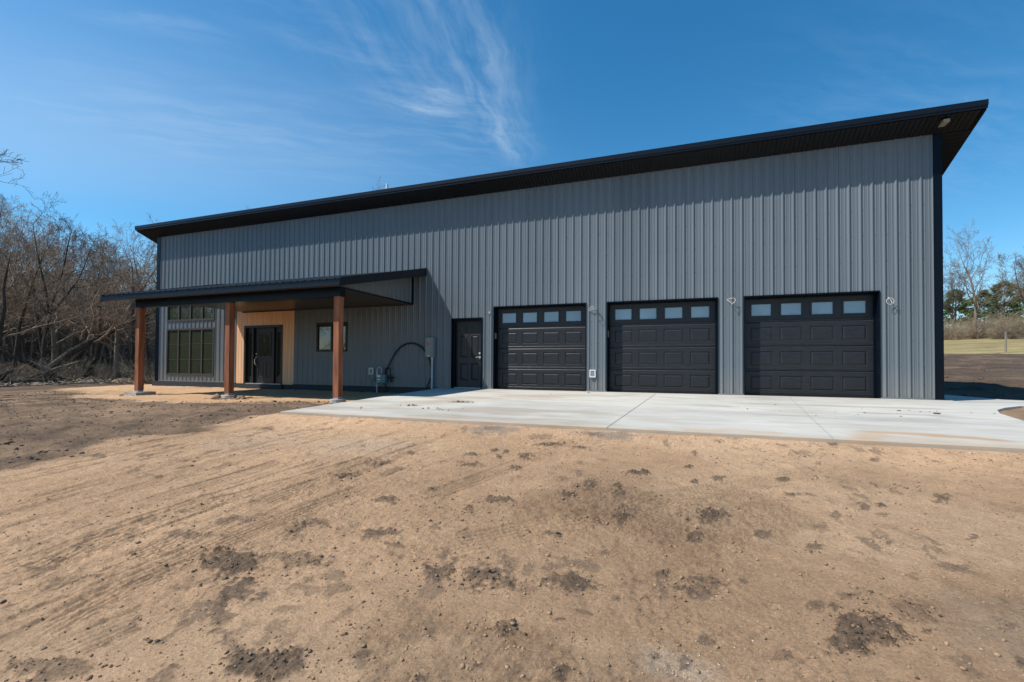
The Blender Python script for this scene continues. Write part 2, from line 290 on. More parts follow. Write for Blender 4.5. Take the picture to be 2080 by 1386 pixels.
# ------------------------------------------------------------------ terrain
def g0(x, y):
    fr = -.29-.085*np.clip(-6.3-y, 0, 7)*(.45+.55*sm(-9, 0, x)); po = -.29+.09*np.clip((y+6.3)/6.3, 0, 1)
    z = np.where(y < -6.3, fr, po)
    t = .43*(x-12)+.9*(y-1)
    z = z+.072*np.clip(t, 0, 120)*sm(4, 13, x)
    return z+.02*np.clip(-28-x, 0, 60)
BLOBS = '2.45,-10.63,0.19,0.05,-0.16,0.13,1,1;2.80,-10.88,0.13,0.05,-0.13,0.10,0.9,0;2.91,-11.07,0.08,0.03,-0.19,0.14,0.8,0;3.22,-11.25,0.06,0.02,-0.05,0.04,0.6,0;3.50,-11.30,0.18,0.07,-0.10,0.09,0.95,1;2.55,-11.65,0.20,0.05,-0.08,0.04,0.6,1;2.86,-10.46,0.20,0.05,-0.09,0.09,0.6,1;2.46,-10.10,0.09,0.03,-0.11,0.11,0.6,1;2.49,-9.92,0.13,0.03,-0.07,0.08,0.6,1;1.73,-10.41,0.27,0.08,-0.06,0.04,0.6,0;1.72,-11.04,0.05,0.02,-0.05,0.02,0.7,0;1.13,-10.80,0.07,0.03,-0.07,0.04,0.5,0;1.14,-10.96,0.07,0.02,-0.08,0.04,0.6,0;1.18,-10.10,0.10,0.04,-0.04,0.03,0.6,0;1.26,-10.54,0.09,0.03,-0.09,0.05,0.4,0;3.10,-11.45,0.03,0.01,-0.02,0.01,0.7,0;2.82,-11.36,0.04,0.01,-0.02,0.01,0.5,1;3.24,-10.93,0.08,0.03,-0.03,0.03,0.5,0;2.76,-9.34,0.09,0.03,-0.05,0.07,0.9,1;3.73,-9.05,0.13,0.05,-0.03,0.07,0.9,1;4.49,-8.43,0.07,0.02,-0.03,0.16,0.9,1;4.34,-8.78,0.07,0.00,-0.01,0.06,0.8,1;4.90,-7.92,0.12,0.02,-0.01,0.08,0.9,1;3.59,-9.29,0.04,0.01,-0.04,0.09,0.7,1;3.14,-9.94,0.14,0.05,-0.07,0.10,0.85,0;3.38,-10.08,0.08,0.01,-0.02,0.03,0.7,0;3.85,-10.31,0.10,0.04,-0.06,0.11,0.9,1;4.18,-10.27,0.16,0.06,-0.05,0.11,0.85,1;4.46,-10.32,0.08,0.03,-0.02,0.06,0.5,0;4.71,-10.16,0.17,0.04,-0.02,0.10,0.9,1;4.69,-10.07,0.07,0.03,-0.01,0.06,0.6,0;5.22,-9.91,0.04,0.02,-0.00,0.06,0.7,1;5.33,-10.04,0.07,0.00,-0.00,0.04,0.7,1;4.71,-10.54,0.03,0.01,-0.00,0.02,0.9,0;4.47,-10.71,0.06,0.02,-0.02,0.06,0.6,1;4.82,-10.92,0.04,0.01,-0.01,0.06,0.8,0;4.45,-11.00,0.03,0.01,-0.01,0.02,0.8,0;3.89,-11.10,0.04,0.02,-0.03,0.03,0.7,0;4.24,-11.14,0.04,0.01,-0.01,0.02,0.8,0;4.39,-9.54,0.05,-0.00,-0.01,0.04,0.7,0;4.47,-9.60,0.03,0.01,-0.01,0.04,0.8,1;4.88,-9.09,0.08,0.01,-0.01,0.10,0.7,1;4.83,-9.70,0.03,0.01,-0.01,0.08,0.5,0;4.83,-10.44,0.04,-0.01,-0.00,0.02,0.6,0;5.34,-10.69,0.03,0.01,0.00,0.06,0.8,0;5.21,-10.68,0.02,0.01,-0.00,0.04,0.7,0;4.98,-10.25,0.03,0.01,-0.01,0.04,0.6,0;5.57,-8.88,0.11,0.02,0.01,0.15,0.85,1;5.41,-9.34,0.05,0.02,0.00,0.09,0.8,1;5.90,-9.12,0.07,0.03,0.01,0.07,0.7,0;6.17,-9.27,0.06,0.02,0.02,0.07,0.8,1;6.19,-10.17,0.16,0.06,0.05,0.17,0.95,1;6.33,-10.18,0.06,0.02,0.02,0.05,0.8,1;6.47,-10.09,0.03,0.01,0.01,0.02,0.85,0;6.12,-10.32,0.04,0.02,0.01,0.05,0.8,0;5.77,-10.49,0.05,0.02,0.01,0.05,0.6,0;5.43,-10.49,0.05,0.02,0.00,0.04,0.7,0;6.02,-10.00,0.04,0.01,0.01,0.05,0.7,0;6.11,-9.99,0.03,0.01,0.01,0.05,0.8,0;6.21,-9.85,0.06,0.02,0.01,0.05,0.6,0;5.44,-10.00,0.11,0.04,0.00,0.11,0.75,1;7.43,-7.95,0.07,0.02,0.05,0.12,0.9,1;7.26,-8.77,0.06,0.02,0.04,0.08,0.9,0;6.95,-9.28,0.06,0.02,0.02,0.05,0.6,0;6.91,-8.24,0.03,-0.01,0.02,0.05,0.8,0;6.75,-8.34,0.04,0.01,0.02,0.07,0.8,0;6.83,-8.48,0.04,0.01,0.02,0.05,0.7,0;6.48,-8.59,0.04,0.02,0.02,0.07,0.7,0;6.32,-8.88,0.04,-0.01,0.02,0.09,0.4,0;5.67,-7.89,0.07,0.00,0.01,0.09,0.9,1;5.45,-8.04,0.03,0.01,0.00,0.06,0.9,1;6.28,-7.67,0.07,0.00,0.01,0.05,0.8,0;6.27,-8.18,0.05,0.02,0.01,0.05,0.8,0;6.87,-9.92,0.05,0.02,0.03,0.05,0.5,0;6.75,-10.22,0.02,0.01,0.01,0.03,0.8,0;6.87,-9.06,0.02,0.01,0.02,0.05,0.6,0;6.46,-9.94,0.11,0.04,0.05,0.12,0.4,1;6.68,-9.04,0.03,0.01,0.02,0.05,0.6,0;5.68,-9.85,0.03,0.01,0.00,0.04,0.6,0;1.96,-8.36,0.14,0.05,-0.10,0.13,0.7,1;1.92,-8.84,0.21,0.06,-0.05,0.06,0.7,1;2.90,-7.72,0.11,0.02,-0.03,0.07,0.9,1;3.05,-8.11,0.11,0.02,-0.04,0.09,0.9,1;3.08,-7.47,0.04,0.02,-0.04,0.09,1,1;3.24,-7.47,0.04,0.01,-0.04,0.09,1,1;3.26,-7.72,0.04,0.01,-0.03,0.07,0.9,1;3.54,-7.60,0.09,0.01,-0.05,0.15,0.8,1;3.58,-8.09,0.06,0.02,-0.03,0.09,0.9,1;3.69,-7.01,0.16,0.04,-0.02,0.08,0.9,1;3.44,-6.66,0.15,0.03,-0.03,0.11,0.6,0;4.09,-7.04,0.09,0.01,-0.01,0.06,0.8,1;4.85,-7.92,0.10,0.02,-0.01,0.06,0.9,1;3.02,-8.94,0.05,0.02,-0.04,0.07,0.8,0;4.74,-8.36,0.05,0.02,-0.01,0.10,0.8,1;2.09,-7.87,0.07,0.00,-0.05,0.09,0.8,1;1.25,-7.72,0.05,-0.00,-0.05,0.07,0.6,0;5.47,-6.95,0.04,-0.01,0.00,0.11,0.8,1;5.40,-7.53,0.05,-0.00,0.00,0.04,0.9,1;7.09,-6.26,0.06,0.02,0.04,0.14,0.9,1;7.35,-6.73,0.05,0.02,0.02,0.07,0.8,0;7.13,-7.82,0.04,0.02,0.03,0.10,0.4,0;6.26,-8.16,0.04,0.02,0.00,0.02,0.8,0;6.89,-8.25,0.03,-0.01,0.02,0.05,0.8,0;5.14,-6.59,0.05,0.02,-0.01,0.17,0.6,0;6.29,-7.69,0.06,0.02,0.01,0.07,0.7,0;4.96,-7.94,0.06,0.02,-0.00,0.04,0.9,1;-1.04,-7.18,0.09,0.01,-0.10,0.09,0.9,1;-1.86,-9.10,0.09,0.03,-0.12,0.06,0.8,0;-2.60,-9.46,0.05,0.02,-0.13,0.06,0.9,1'
BLOBS = [tuple(map(float, b.split(','))) for b in BLOBS.split(';')]
TRACKS = [[(1.64, -11.45), (1.71, -10.61), (1.7, -9.58), (1.81, -8.75), (2.04, -7.45)], [(1.26, -11.3), (1.11, -10.34), (1.55, -8.91), (1.74, -7.92)], [(2.42, -11.7), (2.47, -11.32), (2.59, -11.17), (2.8, -11.07)],
          [(3.56, -10.18), (4.24, -9.53), (4.81, -9.01), (5.4, -8.41), (6.84, -7.32)], [(3.0, -9.31), (3.4, -8.3), (4.14, -6.47)], [(5.54, -10.6), (5.84, -10.26)], [(4.99, -8.71), (5.85, -8.0), (7.01, -7.0)],
          [(-1.17, -9.32), (-.98, -8.28), (-.55, -7.84)], [(-.17, -10.72), (.04, -9.91), (-.04, -8.65), (.17, -6.8)], [(.6, -11.03), (.6, -10.02), (.77, -8.42)], [(2.17, -11.66), (2.04, -11.05), (2.17, -9.8), (2.35, -8.94)],
          [(-2.2, -10.2), (-2.1, -8.8), (-1.7, -7.3)], [(-4.5, -8.5), (-4.2, -6.8), (-3.2, -5.4)], [(-6.5, -8.6), (-5.6, -6.4)]]
DARKPOLY = [(-22, -4.2), (-15.4, -2.2), (-11, -4.6), (-7.31, -4.9), (-5.6, -4.0), (-4.3, -3.6), (-2.9, -3.4), (-1.9, -5.2), (-1.9, -6.1), (-2.3, -7.2), (-2.1, -9.2), (-2.6, -10.6), (-4.5, -13), (-22, -13)]
ORANGE = [(-15.6, -3.3), (-17.4, .8), (-16, 2), (-15.3, 0), (-3.2, 0), (-3.0, -2.6), (-4.0, -4.0), (-6.9, -4.9), (-9, -4.4)]
def axis(a):                                     # [(start, step), ..., end] with growing steps allowed
    out = []
    for (s, st, e, gr) in a:
        x = s
        while x < e-1e-6: out.append(x); x += st; st *= gr
    out.append(a[-1][2]); return np.array(out)
def build_ground():
    right = axis([(9.5, .05, 14, 1.0), (14, .08, 34, 1.012), (34, .35, 900, 1.06)]); 
    l = [-3.0]; st = .035
    while l[-1] > -19: l.append(l[-1]-st); st = min(st*1.01, .16)
    while l[-1] > -900: l.append(l[-1]-st); st *= 1.07
    X = np.concatenate([np.array(l[::-1]), np.arange(-2.97, .5, .03), np.arange(.5, 7.6, .0115), np.arange(7.6, 9.5, .03), right])
    b = [-12.3]; st = .05
    while b[-1] > -900: b.append(b[-1]-st); st *= 1.12
    Y = np.concatenate([np.array(b[::-1]), np.arange(-12.27, -9.2, .0125), np.arange(-9.2, -8.6, .018), np.arange(-8.6, -5.9, .028), np.arange(-5.9, 1, .05), axis([(1, .08, 32, 1.012), (32, .4, 900, 1.06)])])
    gx, gy = np.meshgrid(X, Y); x = gx.ravel(); y = gy.ravel(); z = g0(x, y)
    near = (x > -18) & (x < 14) & (y > -14) & (y < 3); n = near.sum()
    nx, ny = x[near], y[near]
    sd = edge_dist(DRIVE, nx, ny); ins = inside(DRIVE, nx, ny)
    # colour: tan compacted sand, dark topsoil, orange sand
    c = np.empty((len(x), 3)); c[:] = (.53, .342, .205)
    big = fbm(x, y, .35, 4, 3); mid = fbm(x, y, 1.3, 4, 21)
    c *= ((.76+.50*big)*(1.04-.15*sm(1.5, 5.0, x)*sm(-6.3, -7.5, y)))[:, None]*(.90+.22*mid)[:, None]
    wx = x+1.3*(fbm(x, y, .7, 4, 31)-.5)+.35*(fbm(x, y, 4, 3, 33)-.5); wy = y+1.3*(fbm(x, y, .7, 4, 41)-.5)+.35*(fbm(x, y, 4, 3, 43)-.5)
    dd = edge_dist(DARKPOLY, wx, wy); dk = np.where(inside(DARKPOLY, wx, wy), sm(-.12, .25, dd), sm(.12, -.12, dd)*.5)
    dk = np.clip(dk*(.72+.55*(fbm(x, y, 2.2, 5, 51)-.35)), 0, 1)
    far = sm(18, 26, np.hypot(x-5, y+13)); back = ((y > 1.5) & (x > 9)) | (x < -16.5)
    dk = np.where(back, .98*(.75+.45*fbm(x, y, 1.0, 4, 61)), dk)
    isl = inside([(10.2, -3.6), (10.7, -1.8), (11.5, -1.0), (13, -.6), (18, -.3), (18, -6)], x, y); dk = np.where(isl, .45, dk)
    dark = np.array((.078, .060, .047))*(.8+.45*mid)[:, None]
    c += (dark-c)*np.clip(dk, 0, 1)[:, None]*.92
    od = edge_dist(ORANGE, wx, wy); og = np.where(inside(ORANGE, wx, wy), sm(-.05, .35, od), 0)*(.55+.8*(fbm(x, y, 1.6, 4, 71)-.25)); og = np.clip(og, 0, 1)
    c += (np.array((.58, .36, .195))-c)*og[:, None]*.95
    # lighter dusty sweeps and gravelly spots on the tan soil
    dust = sm(.5, .72, fbm(x*.5+y*.1, y*1.0, .8, 4, 81))*(1-dk); c += (np.array((.60, .41, .255))-c)*(dust*.55)[:, None]
    for (lx, ly, ra, rb, col, s) in [(5.30, -10.72, .22, .14, (.56, .43, .31), .7), (2.68, -6.5, .55, .20, (.24, .21, .185), .7), (4.35, -6.45, .5, .18, (.25, .22, .19), .7), (1.2, -7.7, .9, .5, (.47, .35, .25), .5), (7.0, -10.0, .5, .4, (.40, .30, .21), .5), (-.5, -7.9, .9, .7, (.45, .33, .23), .5)]:
        q = np.hypot((x-lx)/ra, (y-ly)/rb)+.9*(fbm(x, y, 7, 3, 91)-.5); w = sm(1.15, .45, q)*s*(.6+.7*fbm(x, y, 14, 3, 95)); c += (np.array(col)-c)*np.clip(w, 0, 1)[:, None]
    # relief
    dz = np.zeros(len(x)); dz[near] = .028*(fbm(nx, ny, .9, 3, 5)-.5)+.016*(fbm(nx, ny, 5, 4, 11)-.5)
    dkn = dk[near]
    dz[near] += dkn*(.085*(fbm(nx*.75+ny*.25, ny*1.1, 3.6, 5, 15, .64)-.5)+.05*np.abs(fbm(nx, ny, 12, 3, 17)-.5)) - .02*dkn
    dz[near] += .016*(fbm(nx, ny, 24, 3, 19, .6)-.5)*(.25+1.3*sm(.42, .62, fbm(nx, ny, 1.1, 3, 23)))
    # smeared drag streaks along the direction vehicles drove, on the left half
    lw = sm(3.4, 1.2, nx)*sm(-12.5, -11.5, ny)*sm(-6.2, -7.2, ny)*(1-dkn)
    ang = math.radians(82); su = nx*math.cos(ang)+ny*math.sin(ang); sv = -nx*math.sin(ang)+ny*math.cos(ang)
    stre = fbm(su*.35, sv*6.5+.35*np.sin(su*.9), 1.6, 5, 25, .6)
    cut = sm(.43, .35, stre)
    dz[near] += lw*(-.012*cut+.014*(stre-.5))
    cn = c[near]; cn *= (1-.26*lw*cut*sm(.4, .6, fbm(nx, ny, 2.5, 3, 27)))[:, None]
    # tyre tracks: grooves along each path
    for k, T in enumerate(TRACKS):
        best = np.full(n, 1e9); off = np.zeros(n); along = np.zeros(n); s0 = 0
        P = [tuple(p)[:2] for p in curve([(a, b_, 0) for a, b_ in T], 6)]
        x0 = min(p[0] for p in P)-.5; x1 = max(p[0] for p in P)+.5; y0 = min(p[1] for p in P)-.5; y1 = max(p[1] for p in P)+.5
        idx = np.nonzero((nx > x0) & (nx < x1) & (ny > y0) & (ny < y1))[0]; tx, ty = nx[idx], ny[idx]; bb = np.full(len(idx), 1e9); of = np.zeros(len(idx)); al = np.zeros(len(idx))
        for (a0, b0), (a1, b1) in zip(P[:-1], P[1:]):
            dx, dy = a1-a0, b1-b0; ln = math.hypot(dx, dy); t = np.clip(((tx-a0)*dx+(ty-b0)*dy)/(ln*ln), 0, 1)
            d = np.hypot(tx-a0-t*dx, ty-b0-t*dy); sgn = np.sign((tx-a0)*dy-(ty-b0)*dx); m = d < bb
            bb[m] = d[m]; of[m] = (d*sgn)[m]; al[m] = s0+t[m]*ln; s0 += ln
        w = (.13, .11, .12, .15, .11, .14, .13, .10, .12, .12, .13, .13, .14, .14)[k]; of = of+.012*(fbm(tx, ty, 6, 3, 201+k)-.5)
        body = sm(w+.03, w-.02, np.abs(of))*sm(0, .35, al)*sm(0, .35, s0-al)*(.45+.75*sm(.35, .55, fbm(tx, ty, 1.8, 3, 101+k)))
        gr = .5+.5*np.cos(of*2*math.pi/.052); lug = .5+.5*np.cos(al*2*math.pi/.045+of*18)
        dz[np.nonzero(near)[0][idx]] += body*(-.007-.012*gr**2+.004*lug)+.010*sm(.045, 0, np.abs(np.abs(of)-w-.03))*(body > .02)
        cn[idx] *= (1-.17*body*gr**2)[:, None]
    # dark soil patches dropped from tyres
    for (bx, by, ax, ay, qx, qy, st, rel) in BLOBS:
        R_ = 2.2*max(math.hypot(ax, ay), math.hypot(qx, qy))+.05
        idx = np.nonzero((np.abs(nx-bx) < R_) & (np.abs(ny-by) < R_))[0]
        if not len(idx): continue
        tx, ty = nx[idx]-bx, ny[idx]-by; D = ax*qy-ay*qx
        if abs(D) < 1e-5: continue
        u = (tx*qy-ty*qx)/D; v = (ax*ty-ay*tx)/D
        r = np.hypot(u, v)*1.06+1.5*(fbm(nx[idx], ny[idx], 9, 4, 111)-.5)+1.7*(fbm(nx[idx], ny[idx], 30, 4, 113, .65)-.5)
        w = sm(1.12, .74, r)*st*(.58+.75*fbm(nx[idx], ny[idx], 40, 3, 117)); w = np.clip(w, 0, 1)
        cn[idx] += (np.array((.125, .092, .068))-cn[idx])*w[:, None]*.84
        gi = np.nonzero(near)[0][idx]
        if rel: dz[gi] += w*(.008+.060*(fbm(nx[idx], ny[idx], 20, 4, 121, .68)-.42))
        else: dz[gi] += w*.006
    # faint scattered smudges of dark soil, drawn out along the driving direction
    sg = fbm(nx*.8+ny*.15, ny*.55, 9.0, 5, 171, .66); sg2 = fbm(nx, ny, 1.2, 3, 173); sk = sm(.62, .68, sg)*sm(.42, .62, sg2)*sm(-5.6, -6.6, ny)*(1-dkn)
    cn += (np.array((.17, .125, .09))-cn)*(.55*sk)[:, None]; dz[near] += sk*.014*(fbm(nx, ny, 26, 3, 175)-.3)
    # crumbly relief at random on the right half
    cr = sm(.52, .66, fbm(nx, ny, .9, 4, 131))*sm(2.6, 4.4, nx)*sm(-5.9, -7, ny)
    dz[near] += cr*.045*(fbm(nx, ny, 20, 4, 133, .64)-.45); cn *= (1-.24*cr)[:, None]
    c[near] = cn; z = z+dz
    # keep soil off the driveway and building floor
    zs = slab_z(nx, ny); zn = z[near]
    lim = zs-.028-.022*fbm(nx, ny, 2.5, 3, 161)+.012*(fbm(nx, ny, 14, 2, 163)-.5); zn = np.where(ins, np.minimum(zn, zs-.12), np.where(sd < .6, zn+(np.minimum(zn, lim)-zn)*0+((lim-.01*0)-zn)*sm(.6, .02, sd)*1.0, zn))
    z[near] = zn
    bld = (x > -15.1) & (x < 10.75) & (y > .05) & (y < 10); z[bld] = -.35
    # far ground: grass field up the slope on the right, mossy forest floor on the left
    tg = .43*(x-12)+.9*(y-1)
    gf = sm(25.2, 26.2, tg+1.2*(fbm(x, y, .4, 3, 141)-.5))*(x > 4)
    gcol = np.array((.33, .265, .125))*(.62+.45*fbm(x, y, .25, 4, 143)+.35*fbm(x*.6, y*2, 1.4, 3, 145))[:, None]; c += (gcol-c)*gf[:, None]
    ff = sm(-17.5, -20, x+.6*(big-.5)); fcol = np.array((.12, .095, .065))*(.7+.6*mid)[:, None]; c += (fcol-c)*ff[:, None]
    gl = sm(-34, -40, x)*sm(.4, .55, big); c += (np.array((.13, .16, .05))-c)*(gl*.9)[:, None]
    beh = sm(-16, -24, y); c += (np.array((.16, .14, .085))-c)*beh[:, None]
    z = z+far*.25*(fbm(x, y, .12, 3, 151)-.5)*(~near)
    fr_ = (x > 10.9) & (x < 60) & (y > -6) & (y < 60) & ~inside(DRIVE, x, y) & (edge_dist(DRIVE, x, y) > .25); z[fr_] += .30*(fbm(x[fr_], y[fr_], .7, 5, 181, .62)-.5)*sm(.2, 2.0, edge_dist(DRIVE, x[fr_], y[fr_]))*(1-.6*gf[fr_])
    c[fr_] *= (.50+.75*fbm(x[fr_]*.4, y[fr_]*1.5, .9, 5, 183))[:, None]
    ny_, nx_ = gx.shape
    i = np.arange((ny_-1)*(nx_-1)); r0 = i//(nx_-1); c0 = i % (nx_-1); a = r0*nx_+c0
    F = np.stack([a, a+1, a+1+nx_, a+nx_], 1).ravel().astype(np.int32)
    me = bpy.data.meshes.new('ground'); me.vertices.add(len(x)); me.vertices.foreach_set('co', np.stack([x, y, z], 1).astype(np.float32).ravel())
    nf = len(i); me.loops.add(nf*4); me.loops.foreach_set('vertex_index', F); me.polygons.add(nf)
    me.polygons.foreach_set('loop_start', np.arange(nf, dtype=np.int32)*4); me.polygons.foreach_set('loop_total', np.full(nf, 4, np.int32)); me.polygons.foreach_set('use_smooth', np.ones(nf, bool))
    me.update(calc_edges=True)
    ca = me.color_attributes.new('soil', 'FLOAT_COLOR', 'POINT'); ca.data.foreach_set('color', np.concatenate([np.clip(c, .01, 1), np.ones((len(x), 1))], 1).astype(np.float32).ravel())
    me.materials.append(M['soil']); o = bpy.data.objects.new('ground', me); COL.objects.link(o)
    tag(o, 'bare tan and dark brown soil with tyre tracks around the building', 'ground', kind='structure')
    return X, Y, z.reshape(ny_, nx_)
GX, GY, GZ = build_ground()
def gz(x, y):
    i = np.clip(np.searchsorted(GX, x)-1, 0, len(GX)-2); j = np.clip(np.searchsorted(GY, y)-1, 0, len(GY)-2)
    u = (x-GX[i])/(GX[i+1]-GX[i]); v = (y-GY[j])/(GY[j+1]-GY[j])
    return (GZ[j, i]*(1-u)+GZ[j, i+1]*u)*(1-v)+(GZ[j+1, i]*(1-u)+GZ[j+1, i+1]*u)*v
# ------------------------------------------------------------------ driveway slab
def build_drive():
    me = bpy.data.meshes.new('driveway'); import bmesh
    bm = bmesh.new(); n = len(DRIVE)
    top = [bm.verts.new((x, y, float(slab_z(0, y)))) for x, y in DRIVE]; bot = [bm.verts.new((x, y, float(slab_z(0, y))-.14)) for x, y in DRIVE]
    ft = bm.faces.new(top)
    for i in range(n): j = (i+1) % n; bm.faces.new((top[i], bot[i], bot[j], top[j]))
    # cut into a fine grid so that stains can be carried per vertex
    bmesh.ops.recalc_face_normals(bm, faces=bm.faces)
    geom = lambda: bm.verts[:]+bm.edges[:]+bm.faces[:]
    for k in np.arange(-1.7, 12.6, .10): bmesh.ops.bisect_plane(bm, geom=geom(), plane_co=(k, 0, 0), plane_no=(1, 0, 0))
    for k in np.arange(-6.2, 2.5, .10): bmesh.ops.bisect_plane(bm, geom=geom(), plane_co=(0, k, 0), plane_no=(0, 1, 0))
    bm.to_mesh(me); bm.free()
    N = len(me.vertices); co = np.empty(N*3, np.float32); me.vertices.foreach_get('co', co); co = co.reshape(-1, 3); x, y = co[:, 0].astype(float), co[:, 1].astype(float)
    c = np.empty((N, 3)); c[:] = (.52, .50, .445); c *= (.90+.16*fbm(x, y, .5, 4, 301))[:, None]
    def stain(w, col): 
        nonlocal c
        c += (np.array(col)-c)*np.clip(w, 0, 1)[:, None]
    def seg(P, w): return sm(w, w*.3, edge_dist(P, x+.25*(fbm(x, y, 3, 3, 321)-.5), y+.25*(fbm(x, y, 3, 3, 323)-.5), False))
    # brown dirt tracked on to the slab, tyre-rub greys, washed-out sand
    t = sm(.52, .74, fbm(x*.55, y*2.2, 1.0, 4, 311))*sm(5.5, 3, x); stain(t*.55, (.33, .26, .185))
    c *= (.93+.14*sm(.35, .65, fbm(x*.6, y, .45, 5, 305)))[:, None]; t = sm(.55, .7, fbm(x*.45, y*1.6, 2.2, 5, 307))*sm(-6.3, -5.6, y); stain(t*.25, (.34, .29, .23))
    stain(seg([(.55, -3.78), (.98, -3.64)], .09)*.85, (.12, .10, .08)); stain(seg([(.0, -4.68), (.42, -4.55)], .07)*.7, (.17, .14, .11)); stain(seg([(.85, -5.05), (1.1, -4.95)], .06)*.5, (.2, .16, .12))
    ed = edge_dist(DRIVE[1:3], x, y, False); stain(sm(.22, .0, ed+.22*(fbm(x, y, 3.0, 4, 309)-.5))*.6, (.42, .30, .19))
    t = sm(.50, .72, fbm(x*.5, y*2.6, 1.1, 4, 313))*sm(4, 6.5, x)*sm(-5.2, -3.5, y); stain(t*.55, (.26, .25, .235))
    stain(seg([(7.7, -5.35), (8.9, -5.62)], .15)*.9, (.44, .28, .16)); stain(seg([(7.75, -5.45), (7.45, -6.15)], .26)*.7, (.46, .33, .21)); stain(seg([(7.9, -5.9), (9.1, -6.0)], .3)*.5, (.48, .38, .27))
    stain(seg([(5.5, -6.0), (6.4, -5.9)], .22)*.6, (.46, .33, .21)); stain(seg([(-1.6, -5.9), (.5, -4.2)], .4)*.28, (.40, .33, .25))
    stain(seg([(-.2, -4.2), (2.5, -1.2)], .6)*.3, (.42, .33, .24)); stain(seg([(-1.6, -.3), (10.9, -.12)], .10)*.25, (.36, .32, .27))
    ca = me.color_attributes.new('stain', 'FLOAT_COLOR', 'POINT'); ca.data.foreach_set('color', np.concatenate([np.clip(c, .02, 1), np.ones((N, 1))], 1).astype(np.float32).ravel())
    me.materials.append(M['concrete']); o = bpy.data.objects.new('driveway', me); COL.objects.link(o)
    tag(o, 'pale concrete driveway slab in front of the garage doors', 'driveway', kind='structure')
    b = MB()                                     # saw-cut joints, dark filler 3 mm proud of the slab
    for P, w in (([(4.70, -.3), (4.32, -6.24)], .005), ([(7.75, -.3), (7.1, -6.2)], .0022)):
        (x0, y0), (x1, y1) = P
        b.quad((x0-w, y0, slab_z(0, y0)+.003), (x0+w, y0, slab_z(0, y0)+.003), (x1+w, y1, slab_z(0, y1)+.003), (x1-w, y1, slab_z(0, y1)+.003))
    j = b.build('saw_cut_joint', mat('joint_filler', (.16, .15, .14), .9, .1), o)
build_drive()
# ================================================================== BUILDING
WL, WR, ET = -15.184, 10.803, 5.95
OH, SH = .532, .563
FT_, FB_ = 6.343, 6.172
DEP = 10.0; SLOPE = .40
D1, D2, D3, DW, DH = 0.0, 3.405, 6.833, 2.79, 2.465
REC = .235
bld = thing('metal_building', 'long dark grey metal shed-roof building with a porch and three garage doors', 'building', (-2.19, 0, -.02))
BO = Vector(bld.location)
def part(mb, name, m, parent=None, **kw):
    o = mb.build(name, M[m] if isinstance(m, str) else m, None, **kw)
    for v in o.data.vertices: v.co -= Vector((0, 0, 0))
    o.parent = parent or bld
    # keep world placement: parents sit at known offsets
    o.matrix_parent_inverse = Matrix.Translation(-BO) if (parent is None or parent is bld) else Matrix.Identity(4)
    return o
OPEN = [(D1, D1+DW, -1, DH), (D2, D2+DW, -1, DH), (D3, D3+DW, -1, DH), (-1.419, -.402, -1, 2.147),        # garage doors, side door
        (-10.62, -7.79, -1, 2.72),                                                                        # wood entry bay
        (-14.49, -11.81, .265, 2.12), (-14.49, -11.81, 2.44, 3.10), (-6.746, -5.455, 1.17, 2.162)]        # windows
def ribbed(x0, x1, openings, top, y=0., bottom=0., phase=.139):
    """corrugated wall sheet facing -Y, cut round openings; top may be a function of x"""
    b = MB(); pitch = .2286; prof = [(-.038, 0), (-.007, -.029), (.007, -.029), (.034, 0), (.0605, 0), (.0705, -.0065), (.0765, -.0065), (.0845, 0), (.1401, 0), (.1501, -.0065), (.1561, -.0065), (.1641, 0)]
    pts = []; k0 = int((x0-phase)/pitch)-2
    for k in range(k0, int((x1-phase)/pitch)+3):
        for dx, dy in prof: pts.append((phase+k*pitch+dx, dy))
    br = sorted({o[0] for o in openings} | {o[1] for o in openings} | {x0, x1}); full = []
    for (xa, ya), (xb, yb) in zip(pts[:-1], pts[1:]):
        if xb <= x0 or xa >= x1: continue
        cuts = [max(xa, x0)]+[q for q in br if max(xa, x0) < q < min(xb, x1)]+[min(xb, x1)]
        for p, q in zip(cuts[:-1], cuts[1:]):
            if q-p < 1e-6: continue
            f = lambda t: y+ya+(yb-ya)*(t-xa)/(xb-xa)
            full.append((p, f(p), q, f(q)))
    for p, yp, q, yq in full:
        mid = (p+q)/2; z = bottom; iv = []
        for o in sorted([o for o in openings if o[0] < mid < o[1]], key=lambda o: o[2]):
            if o[2] > z: iv.append((z, o[2]))
            z = max(z, o[3])
        tp = top(mid) if callable(top) else top
        if z < tp: iv.append((z, tp))
        for za, zb in iv: b.quad((p, yp, za), (q, yq, za), (q, yq, zb), (p, yp, zb))
    return b
part(ribbed(WL+.1, WR-.1, OPEN, ET+.12), 'siding', 'siding', fix=False)
